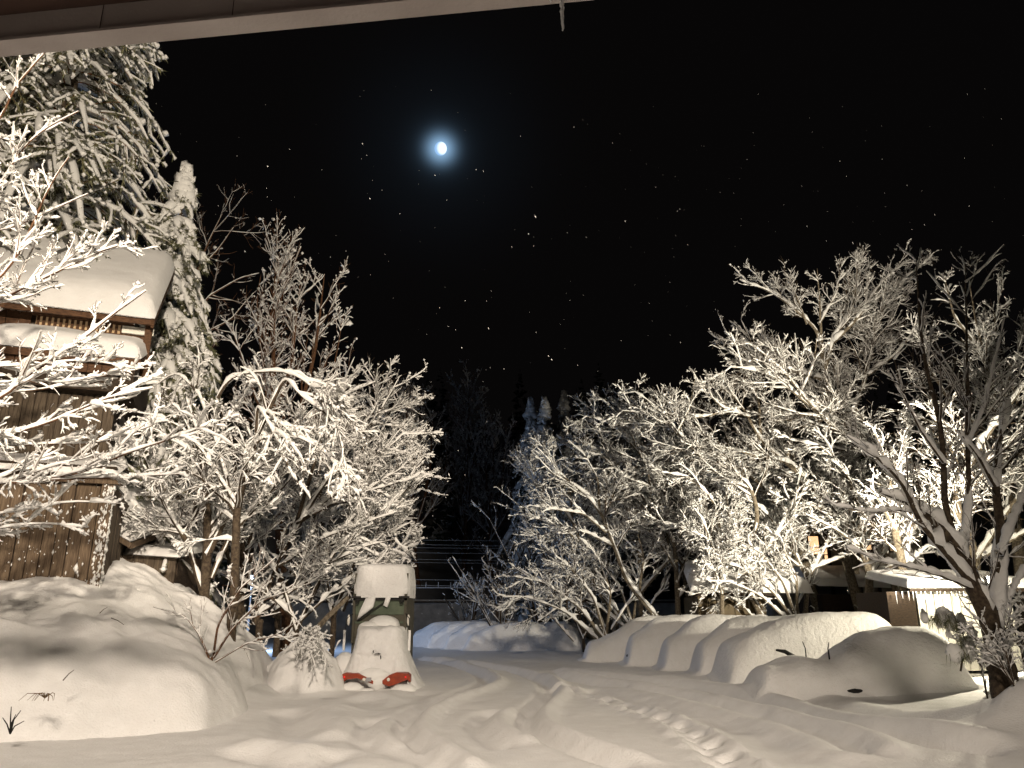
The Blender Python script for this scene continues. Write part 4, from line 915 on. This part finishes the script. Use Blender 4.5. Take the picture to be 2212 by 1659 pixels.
    def horn(us, vs_top, vs_bot, nm):
        mb = MB(); top = [W(u, v, yb) for u, v in zip(us, vs_top)]; bot = [W(u, v, yb) for u, v in zip(us, vs_bot)]; n = len(us)
        Vv = np.array(top+bot+[p+(0, .3, .02) for p in top]+[p+(0, .3, 0) for p in bot]); fs = []
        for i in range(n-1): fs += [[n+i, n+i+1, i+1, i], [i, i+1, 2*n+i+1, 2*n+i], [3*n+i+1, 3*n+i, 2*n+i, 2*n+i+1][::1], [3*n+i, 3*n+i+1, n+i+1, n+i]]
        fs += [[0, 2*n, 3*n, n], [n-1, 2*n-1, 4*n-1, 3*n-1]]
        mb.add(Vv, [np.array(fs)]); return mb.build(nm, M['orange'], e, origin=org)
    horn([739, 747, 772, 790, 806], [1457, 1454, 1455, 1462, 1471], [1476, 1468, 1465, 1471, 1478], 'bumper')
    horn([826, 840, 856, 880, 886], [1470, 1459, 1453, 1455, 1460], [1477, 1483, 1478, 1468, 1474], 'bumper')
    m = MB(); m.box((xf(812, 1478, yb), yb+.04, -.02), (1.3, .1, .05)); m.build('bumper_bar', M['orange'], e, origin=org)
    for u in (744, 876): m = MB(); m.ell(W(u, 1462.5, yb-.03), (.03, .03, .03), 14, 8); m.build('marker_light', M['red_lens'], e, True, origin=org)
    for u in (786, 839): m = MB(); m.ell(W(u, 1468, yb-.02), (.05, .03, .05), 14, 8); m.build('fog_lamp', M['lens'], e, True, origin=org)
    m = MB(); m.box(W(796, 1468, yb-.02), (.16, .03, .11)); m.build('bracket_plate', M['metal'], e, origin=org)
    # snow lumps under the bumper
    m = MB(); rr_ = ((805, 1458, .50, .24), (760, 1482, .34, .17), (812, 1466, .36, .30), (872, 1484, .36, .15), (788, 1486, .3, .07), (840, 1487, .35, .06))
    for u, v, rx, rz in rr_: m.ell(W(u, v, yb-.12)+(0, .33 if u in (812, 805) else 0, -.07), (rx, .22, rz), 18, 12, .04)
    m.build('bumper_snow', M['snow_tree'], e, True, origin=org)
truck()

# ------------------------------------------------------------------ snow covered cars
def car(label, nose, L, Wd, prof, rz=0.0, group='snow covered cars parked side by side', extras=(), nexp=3.2, seed=1, name='snow_covered_car', bulge=.08, cat='car'):
    """nose at origin, car runs along +x; prof list of (s, z)"""
    e = empty(name, nose, rz, label=label, cat=cat, group=group); s = np.linspace(-.35, L+.35, 110); q = np.linspace(-1.25, 1.25, 76)
    S, Q = np.meshgrid(s, q); pz = np.interp(s, [p[0] for p in prof], [p[1] for p in prof])
    for _ in range(5): pz[1:-1] = (pz[:-2]+2*pz[1:-1]+pz[2:])/4
    PZ = pz[None, :]+0*Q
    cross = np.clip(1-np.abs(Q/1.12)**nexp, 0, 1)**(1/2.4)
    Z = PZ*cross; Z = Z*(1+.0*S)
    # flared skirt
    D = np.maximum(np.abs(Q)-1.0, 0)*Wd/2
    Z = np.maximum(Z, .20*np.exp(-(np.maximum(np.abs(Q)-.95, 0)*Wd/2/.22)**2)*np.exp(-np.maximum(np.maximum(-S, S-L), 0)**2/.12)-.04)
    Z = Z+fbm(S*.9+seed*7, Q*1.3+seed, 3, seed)*bulge*sst(.3, .9, Z)+fbm(S*5, Q*5, 2, seed+3)*.02*sst(.3, .9, Z)
    Yl = Q*Wd/2*(1-.10*sst(.9, 1.9, Z))
    c, sn = math.cos(rz), math.sin(rz); gxy = ground(nose[0]+S*c-Yl*sn, nose[1]+S*sn+Yl*c)
    Z = Z+gxy-nose[2]-.03
    grid('snow_cover', S, Yl, Z, M['snow_car'], e)
    # body of the car under the snow, showing only where the cover is thin
    b = MB(); ps = np.linspace(.25, L-.25, 22); pzz = np.maximum(np.interp(ps, s, pz)-.42, .2); hw = Wd/2*.74; Vv = []; fs = []
    for i, (x, z) in enumerate(zip(ps, pzz)): Vv += [(x, -hw, .12), (x, -hw*.96, z*.8), (x, -hw*.7, z), (x, hw*.7, z), (x, hw*.96, z*.8), (x, hw, .12)]
    for i in range(21):
        for j in range(6): a = i*6+j; b_ = i*6+(j+1) % 6; fs.append([a, b_, b_+6, a+6])
    b.add(np.array(Vv), [np.array(fs), ]); b.build('body', M['black'], e)
    for ex in extras: ex(e)
    return e
PF = [(-.1, 0), (0, .55), (.15, .85), (1.0, 1.15), (1.5, 1.35), (2.3, 1.85), (3.0, 2.05), (4.1, 2.05), (4.6, 1.8), (4.85, .9), (5, 0)]
PH = [(-.1, 0), (0, .75), (.12, 1.15), (.55, 1.4), (1.2, 1.92), (2.0, 2.12), (4.3, 2.12), (4.8, 1.9), (5, 1.0), (5.1, 0)]
PV = [(-.1, 0), (0, .8), (.15, 1.12), (.9, 1.5), (1.7, 1.9), (2.6, 2.14), (3.6, 2.2), (5.2, 2.14), (5.6, 1.9), (5.95, 1.2), (6.1, 0)]
PC = [(-.1, 0), (0, .5), (.25, .84), (.7, 1.0), (1.25, 1.0), (1.7, .86), (2.05, .92), (2.5, 1.30), (3.1, 1.64), (4.0, 1.76), (4.9, 1.70), (5.3, 1.5), (5.55, .7), (5.7, 0)]
def at(u, v): g = G(u, v); g[2] = 0; return g
def dark(e, name, P, R, m='black', k=6):
    mb = MB(); mb.tube(P, np.array(R), k); mb.build(name, M[m], e, True)
def c_hollow(x, y, z, s=.12):
    def f(e):
        mb = MB(); mb.ell((x, y, z), (s, s*.7, s*.55), 12, 8, .04); mb.build('dark_hollow', M['black'], e, True)  # black lump stands for the shade in a hollow of the snow
    return f
def c_stick(name, P, R): return lambda e: dark(e, name, P, R)
n1 = at(1268, 1430)+(0, .9, 0); n2 = at(1362, 1438)+(0, .9, 0); n3 = at(1440, 1447)+(0, .9, 0); n4 = at(1518, 1462)+(0, .9, 0); n5 = at(1580, 1475)+(0, 1.0, 0); n6 = at(1655, 1506)+(0, .95, 0)
car('farthest car of the near row, long low snow slope at its front', n1, 5.0, 2.0, PF, -.03, seed=2, nexp=2.5)
car('second car from the far end with a dark hollow low on its nose', n2, 5.0, 2.0, PH, -.05, seed=3, nexp=2.3, extras=[c_hollow(.05, -.55, .38, .14)])
car('third car from the far end with a steep rounded snow front', n3, 5.0, 2.0, PH, -.03, seed=4, nexp=2.3)
car('fourth car from the far end with a small dark slit in its snowy front', n4, 5.0, 2.0, PH, -.03, seed=5, nexp=2.3, extras=[c_stick('wiper', [(.62, -.80, 1.02), (.66, -.84, .92), (.63, -.9, .84)], [.012, .02, .008])])  # this wiper is a black sliver set in as the dark slit
car('tall long van under a thick snow hood behind the front car', n5, 6.1, 2.15, PV, 0.02, seed=6, nexp=4)
def handle(e):
    mb = MB(); mb.box((3.9, -1.02, .52), (.32, .05, .06)); mb.build('door_handle', M['metal'], e)
def slit(e):
    mb = MB(); mb.ell((2.35, -1.08, .17), (.22, .12, .06), 14, 8, .06); mb.build('tyre_gap', M['black'], e, True)
car('nearest low car with two raised wipers poking from the snow', n6, 5.7, 2.0, PC, .0, seed=8, bulge=.05,
    extras=[c_stick('wiper', [(2.05, -.35, .85), (2.02, -.4, 1.22), (2.06, -.4, 1.38)], [.022, .018, .012]), c_stick('wiper', [(1.62, .25, .80), (1.60, .2, 1.2), (1.54, .2, 1.38)], [.02, .016, .012]), c_stick('mirror_stalk', [(1.5, .75, .9), (1.2, .8, 1.08), (.95, .8, 1.12)], [.07, .06, .03]), handle, slit])
# far row
for i, (u, v, lab) in enumerate(((893, 1396, 'far car nearest the blue light, leftmost of the dim row'), (930, 1399, 'second car in the dim far row'), (968, 1401, 'third car in the dim far row, darker snow front'), (1010, 1404, 'rightmost and longest of the dim far cars'))):
    g = at(u, v); car(lab, g, 7.5 if i == 3 else 5.0, 1.8, [(a*1.4 if i == 3 else a, b*.78) for a, b in PH], -.08, seed=20+i, group='snow covered cars in the far row', cat='car')

# ------------------------------------------------------------------ right buildings
def right_house():
    Y = 45.0; org = W(1800, 1330, Y); org[2] = 0; e = empty('house', org, label='plastered house with orange lit windows behind the right trees', cat='house')
    xa, xb = W(1680, 1300, Y)[0], W(2010, 1300, Y)[0]; zt = W(1800, 1135, Y)[2]
    m = MB(); m.box(((xa+xb)/2, Y+2.5, zt/2), (xb-xa, 5, zt)); m.build('wall', M['plaster'], e, origin=org)
    for u, v, w, h, mt in ((1757, 1178, 26, 42, 'window_lit'), (1784, 1195, 14, 36, 'window_lit'), (1868, 1165, 28, 48, 'window_lit'), (1905, 1175, 18, 40, 'window_warm'), (1925, 1172, 16, 40, 'window_warm'), (1830, 1190, 22, 44, 'window_warm')):
        p = W(u, v, Y); s = (Y-1)/F; mb = MB(); mb.box((p[0], Y-.02, p[2]), (w*s, .04, h*s)); o = mb.build('window', M[mt], e, origin=org)
        fb = MB(); x0, x1, z0, z1 = p[0]-w*s/2, p[0]+w*s/2, p[2]-h*s/2, p[2]+h*s/2
        for a in ((p[0], z1, w*s+.2, .1), (p[0], z0, w*s+.2, .1), (x0, p[2], .1, h*s), (x1, p[2], .1, h*s), (p[0], p[2]-h*s*.1, w*s, .05)): fb.box((a[0], Y-.07, a[1]), (a[2], .09, a[3]))
        fb.build('window_frame', M['wood_dark'], o, origin=org)
    for u in (1725, 1790, 1850, 1890, 1945): p = W(u, 1200, Y); mb = MB(); mb.box((p[0], Y-.05, zt/2), (.16, .1, zt-.1)); mb.build('post', M['wood_dark'], e, origin=org)
    loft_roof(e, org, (xa-.8, Y-1.4, zt-.1), (xb+.8, Y-1.4, zt-.1), (xb+.8, Y+3, zt+2.2), (xa-.8, Y+3, zt+2.2), .6, M['snow'], 'roof_snow')
    m = MB(); m.beam((xa-.8, Y-1.3, zt-.2), (xb+.8, Y-1.3, zt-.2), .12, .2); m.build('eave', M['wood_dark'], e, origin=org)
    # porch roof with snow
    a = W(1775, 1240, Y-4); b_ = W(1900, 1262, Y-4)
    loft_roof(e, org, (a[0]-.3, Y-4.2, b_[2]-.1), (b_[0]+1, Y-4.2, b_[2]-.2), (b_[0]+.6, Y-.2, a[2]+.35), (a[0]-.3, Y-.2, a[2]+.35), .35, M['snow'], 'porch_snow')
    m = MB(); m.box(((a[0]+b_[0])/2+.4, Y-2.2, b_[2]/2-.2), (b_[0]-a[0]+1, 3.4, b_[2]-.6)); m.build('porch', M['wood_dark'], e, origin=org)
right_house()
def tan_shed():
    Y = 37.5; org = W(1570, 1335, Y); org[2] = 0; e = empty('shed', org, label='tan metal shed under a thick snow roof behind the middle cars', cat='shed')
    x0, xm, x1 = W(1508, 1310, Y)[0], W(1553, 1310, Y)[0], W(1655, 1310, Y)[0]; zt = W(1570, 1287, Y)[2]
    for a, b_, y in ((x0, xm, Y+.8), (xm, x1, Y)):
        n = 2 if a == x0 else 3
        for i in range(n):
            xa = a+(b_-a)*i/n; xb = a+(b_-a)*(i+1)/n; mb = MB(); mb.box(((xa+xb)/2, Y+.05, zt/2), (xb-xa-.03, .06, zt)); mb.build('panel', M['tan'], e, origin=org)
    m = MB(); m.box(((x0+x1)/2, Y+1.7, zt/2), (x1-x0-.1, 3.1, zt-.05)); m.build('wall', M['tan'], e, origin=org)
    m = MB(); m.box((xm, Y-.03, zt/2), (.14, .1, zt)); m.box((W(1600, 1310, Y)[0]+.4, Y-.02, zt/2), (.05, .08, zt)); m.build('post', M['plaster'], e, origin=org)
    m = MB(); m.beam((x0-.3, Y-.1, zt+.08), (x1+.3, Y-.1, zt+.08), .3, .2); m.build('eave', M['wood_dark'], e, origin=org)
    zr = W(1560, 1225, Y)[2]
    loft_roof(e, org, (x0-.4, Y-.4, zt+.15), (x1+2.2, Y-.4, zt+.1), (x1+1.6, Y+3.6, zr), (x0+.2, Y+3.6, zr), .7, M['snow'], 'roof_snow')
tan_shed()
def board_wall():
    Y = 29.0; org = W(2035, 1370, Y); e = empty('outbuilding', org, label='white boarded outbuilding glaring in lamplight at right with icicles on its eave', cat='shed')
    x0, x1 = W(1980, 1300, Y)[0], W(2185, 1300, Y)[0]; zt = W(2035, 1272, Y)[2]; z0 = .2; n = 11; sh = None
    for i in range(n):
        if sh is None: mb = MB(); mb.box((0, 0, 0), ((x1-x0)/n-.03, .05, zt-z0)); o = mb.build('board', M['board'], e); sh = o.data
        else: o = bpy.data.objects.new('board', sh); col.objects.link(o); o.parent = e
        o.location = (x0+(x1-x0)*(i+.5)/n-org[0], rng.uniform(-.01, .01), (zt+z0)/2-org[2])
    m = MB(); m.box(((x0+x1)/2, Y+1.6, (zt+z0)/2), (x1-x0-.1, 3, zt-z0-.1)); m.build('wall', M['board'], e, origin=org)
    m = MB(); m.box((x0-.55, Y+1.3, (zt+z0)/2-.1), (1.0, 2.6, zt-z0)); m.build('dark_door', M['wood_dark'], e, origin=org)
    loft_roof(e, org, (x0-.5, Y-.6, zt), (x1+.8, Y-.6, zt), (x1+.8, Y+3, zt+.5), (x0-.5, Y+3, zt+.5), .35, M['snow'], 'roof_snow')
    m = MB(); m.box(((x0+x1)/2+.1, Y-.5, zt-.05), (x1-x0+1.1, .1, .12)); m.build('eave', M['wood_dark'], e, origin=org)
    for i in range(26):
        L = rng.uniform(.12, .5); mb = MB(); mb.tube([(0, 0, 0), (0, 0, -L*.5), (0, 0, -L)], np.array([.022, .014, .003]), 6); o = mb.build('icicle', M['ice'], e, True); o.location = (x0-1+(x1-x0+1)*(i+rng.random())/26-org[0], -.55, zt-.1-org[2])
board_wall()
def post_lamp():
    p = LAMP_R; gz_ = gz(p[0], p[1]); e = empty('lamp_post', (p[0], p[1], gz_), label='glaring floodlight on a short post behind the dark leaning tree', cat='lamp')
    m = MB(); m.tube([(0, .15, 0), (0, .15, p[2]+.3-gz_)], np.array([.05, .04]), 8); m.build('post', M['metal'], e, True)
    m = MB(); m.box((0, .12, p[2]+.05-gz_), (.5, .14, .4)); h = m.build('lamp_housing', M['black'], e)
    m = MB(); m.box((0, .035, p[2]+.05-gz_), (.42, .03, .32)); m.build('lamp_glass', M['lamp_glow'], h)
post_lamp()
def street_lamp():
    x, y, z = LAMP_B; e = empty('street_lamp', (x, y+.3, 0), label='blue white street lamp glowing far behind the left thicket', cat='street lamp')
    m = MB(); m.tube([(0, 0, 0), (0, 0, z+.4), (0, -.3, z+.5)], np.array([.08, .05, .04]), 8); m.build('pole', M['metal'], e, True)
    m = MB(); m.ell((0, -.3, z+.35), (.28, .28, .12), 14, 8); m.build('lamp_head', M['lamp_blue'], e, True)
street_lamp()

# far road crossing: wires, guard rail, banks
wires = [(880, 1163, 1034, 1165), (880, 1172, 1034, 1177), (880, 1180, 1034, 1181), (880, 1191, 1015, 1192), (880, 1205, 1020, 1207), (880, 1212, 1010, 1213), (885, 1249, 1005, 1250), (885, 1261, 1005, 1263)]
side = ['highest', 'second', 'third', 'fourth', 'fifth', 'sixth', 'seventh', 'lowest']
for i, (u0, v0, u1, v1) in enumerate(wires):
    Y = 64; a = W(u0-120, v0-.8, Y); b = W(u1+260, v1+2, Y); m = MB(); P = [a+(b-a)*t+UP*(-.5*4*t*(1-t)*.25) for t in np.linspace(0, 1, 14)]
    o = m.tube(P, np.full(14, .016 if i < 6 else .03), 5); o = m.build('power_line', M['wire'], smooth=True); tag(o, f'{side[i]} of the thin cables crossing the dark gap behind the truck', 'cable', 'cables across the dark gap')
def rail():
    Y = 60; a = W(800, 1269, Y); b = W(1040, 1270, Y); e = empty('guard_rail', a, label='low railing in the dark gap right of the truck', cat='railing')
    m = MB(); m.beam(a, b, .06, .07); m.build('rail', M['wire'], e, origin=a)
    for i in range(9): p = a+(b-a)*(i+.5)/9; mb = MB(); mb.box(p+UP*.2, (.06, .06, .4)); mb.build('post', M['wire'], e, origin=a)
rail()
def far_fence():
    a = at(700, 1388); a[1] = 66; e = empty('boarded_building', (-3, 70, 0), label='dark blue low building across the far road', cat='building')
    m = MB(); m.box((0, 0, 1.6), (34, 4, 3.2)); m.build('wall', M['plaster'], e)
    m = MB(); m.box((0, -.1, 3.0), (35, 4.6, .12)); m.build('roof', M['wood_dark'], e)
far_fence()

# dim trees on the far side of the road
for i, (u, v, Y, s, lab) in enumerate(((1080, 1390, 50, 1.0, 'frosty bush tree lit faint blue in the middle distance'), (1170, 1380, 52, 1.25, 'dim grey twiggy tree below the three firs'), (1015, 1390, 58, .8, 'small faint tree left of the frosty bush tree'), (1260, 1380, 46, 1.5, 'dim leaning tree left behind the low stemmed tree'))):
    b = W(u, v, Y); L = []
    for j in range(9):
        a = rng.uniform(-1.2, 1.0); h = rng.uniform(3.5, 7.0)*s; L.append(([b, b+np.array([a*1.0*s, rng.normal(0, .4), h*.45]), b+np.array([a*2.6*s, rng.normal(0, .9), h])], .09, .02))
    tree('bare_tree', lab, 'tree', b, L, lv(dict(dens=1.6, up=.3, lmax=2.4), dict(dens=3.0, up=.3), dict(dens=4.0, up=.2)), group='dim trees across the road', snow=(.09, .06, .05, .04), wsn=(.05, .03, .02, .02), twig_r=.008, tip=.1, tipr=.05, cover=(.8, .6, .45, .3))
TT = 'tall twiggy tree with upright twin crown rising behind the left thicket'
refill(TT, 'faint bare tree left in the dark gap above the cables', 915, 1350, 95, .4, 1.7, 'dim trees across the road')
refill(TT, 'faint bare tree in the middle of the dark gap', 1000, 1350, 105, 1.7, 1.9, 'dim trees across the road')
refill(TT, 'faint bare tree just left of the three firs', 1075, 1350, 98, -.9, 1.6, 'dim trees across the road')
# dim forest on the hill
def hill_forest():
    n = 170; V = MB(); S = MB()
    for i in range(n):
        x = rng.uniform(-150, 150); y = rng.uniform(80, 200); z = -1+float(sst(66, 190, np.array(y)))*46; H = rng.uniform(9, 17); R = H*.2
        k = 46; q = rng.random(k)**.8; a = rng.random(k)*6.28; r = R*(1-q)*rng.uniform(.6, 1.05, k)
        C = np.stack([x+np.cos(a)*r, y+np.sin(a)*r, z+H*(.08+.92*q)], 1); rr = (R*.38*(1.1-q))[:, None]*np.array([[1, 1, .7]])
        v, f = blobs(C, rr, 'o', .4); V.add(v, [f]); v, f = blobs(C+UP*rr[:, 2:]*.5, rr*.8, 'o', .4); S.add(v, [f])
    e = V.build('hill_forest', M['needle_dark'], smooth=False); tag(e, 'dark conifer forest on the hillside fading into the night', 'forest', kind='stuff')
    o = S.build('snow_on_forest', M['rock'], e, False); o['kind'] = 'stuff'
hill_forest()

# ------------------------------------------------------------------ small things
def tuft(label, b, n, h, spread, r=.006):
    m = MB()
    for i in range(n):
        a = rng.uniform(-1, 1)*spread; y = rng.normal(0, .05); m.tube([b, b+np.array([a*.4, y-.05, h*.8]), b+np.array([a*.9, y-.12, h*rng.uniform(.4, .9)]), b+np.array([a*1.2, y-.2, -h*.25])], np.array([r, r, r*.8, r*.4]), 4)
    tag(m.build('grass_tuft', M['dry'], smooth=True), label, 'grass')
tuft('dry drooping grass tuft sticking from the left bank', W(97, 1508, 14.3), 11, .10, .30, .007)
b = W(22, 1585, 13.75); m = MB()
for dx, dz in ((-.02, .42), (.10, .36), (.05, .30), (-.10, .25), (.16, .2)): m.tube([b, b+(dx*.5, -.05, dz*.6), b+(dx*1.4, -.05, dz)], np.array([.014, .01, .006]), 5)
tag(m.build('dead_stalks', M['black'], smooth=True), 'dark broken stalks at the lower left corner of the bank', 'stalks')
for i, (u0, v0, u1, v1, Y, lab) in enumerate(((136, 1470, 160, 1447, 15.1, 'lone thin twig lying on the face of the left bank'), (215, 1325, 232, 1312, 17.6, 'short twig poking from the top right of the left bank'), (240, 1335, 268, 1350, 17.6, 'bent twig at the right shoulder of the left bank'))):
    m = MB(); a = W(u0, v0, Y-.35); b2 = W(u1, v1, Y-.35); m.tube([a, (a+b2)/2+UP*.02, b2], np.array([.01, .008, .005]), 5); tag(m.build('twig', M['bark'], smooth=True), lab, 'twig')
# fallen pole leaning left of the truck
a = W(668, 1375, 22.8); b2 = W(752, 1290, 22.8); m = MB(); m.tube([a, (a+b2)/2+UP*.03, b2], np.array([.085, .075, .06]), 8); e = m.build('leaning_pole', M['bark_pale'], smooth=True)
tag(e, 'pale broken trunk leaning against the left of the truck', 'log')
# lumpy drift with twigs left of the truck
def drift(label, u, v, Y, rx, ry, rz):
    p = W(u, v, Y); m = MB()
    xs = np.linspace(-1.6, 1.6, 70); Xx, Yy = np.meshgrid(xs, xs); r = np.sqrt(Xx**2+Yy**2); Z = (rz*np.clip(1-(r/1.25)**2.6, 0, 1)**.8+.3*np.exp(-(r/1.25)**4))*(1+.5*fbm(Xx*1.8, Yy*1.8, 3, int(u)))-.10
    Z = Z+(.10*np.abs(fbm(Xx*5, Yy*5, 2, 9)))*sst(.1, .5, Z); o = grid('snow_drift', p[0]+Xx*rx, Y+Yy*ry, Z+gz(p[0], Y), M['snow']); tag(o, label, 'snow drift'); return p
p = drift('rounded lumpy snow drift topped with twigs left of the truck', 655, 1470, 23.6, .95, 1.1, .95)
b = W(668, 1378, 22.8); L = []
for i in range(8):
    a = rng.uniform(-1, 1); L.append(([b, b+np.array([a*.4, -.5, rng.uniform(-.1, .35)]), b+np.array([a*.9, -.95, rng.uniform(-1.0, .2)])], .018, .006))
tree('snowy_shrub', 'crushed little shrub on the lumpy drift by the truck', 'shrub', b, L, [dict(dens=7, tmin=.1, ang=(25, 60), lrat=.4, lmax=.45, up=-.1, n=4, lmin=.1), dict(dens=9, tmin=.1, ang=(25, 65), lrat=.5, lmax=.22, up=.1, n=3, lmin=.05)],
     snow=(.05, .035, .025, .02), wsn=(.025, .016, .01, .01), tip=.6, tipr=.035, twig_r=.003)

# falling snow: loose flakes in the air
n = 620; Yf = rng.uniform(4, 24, n); C = np.stack([rng.uniform(-.75, .75, n)*Yf, Yf, rng.uniform(.3, 1.0, n)*Yf*.85+.5], 1)
R = np.stack([rng.uniform(.0020, .0034, n)]*2+[rng.uniform(.006, .011, n)], 1)*(.5+Yf[:, None]*.045)*rng.lognormal(0, .35, (n, 1))
V, Fc = blobs(np.zeros((n, 3)), R, 'o', .3); V[:, 0] -= .42*V[:, 2]; V = V+np.repeat(C, 6, 0); tag(mesh_np('falling_snow', V, [Fc], M['snow_tree'], True), 'snowflakes drifting down through the night air', 'snow', kind='stuff')
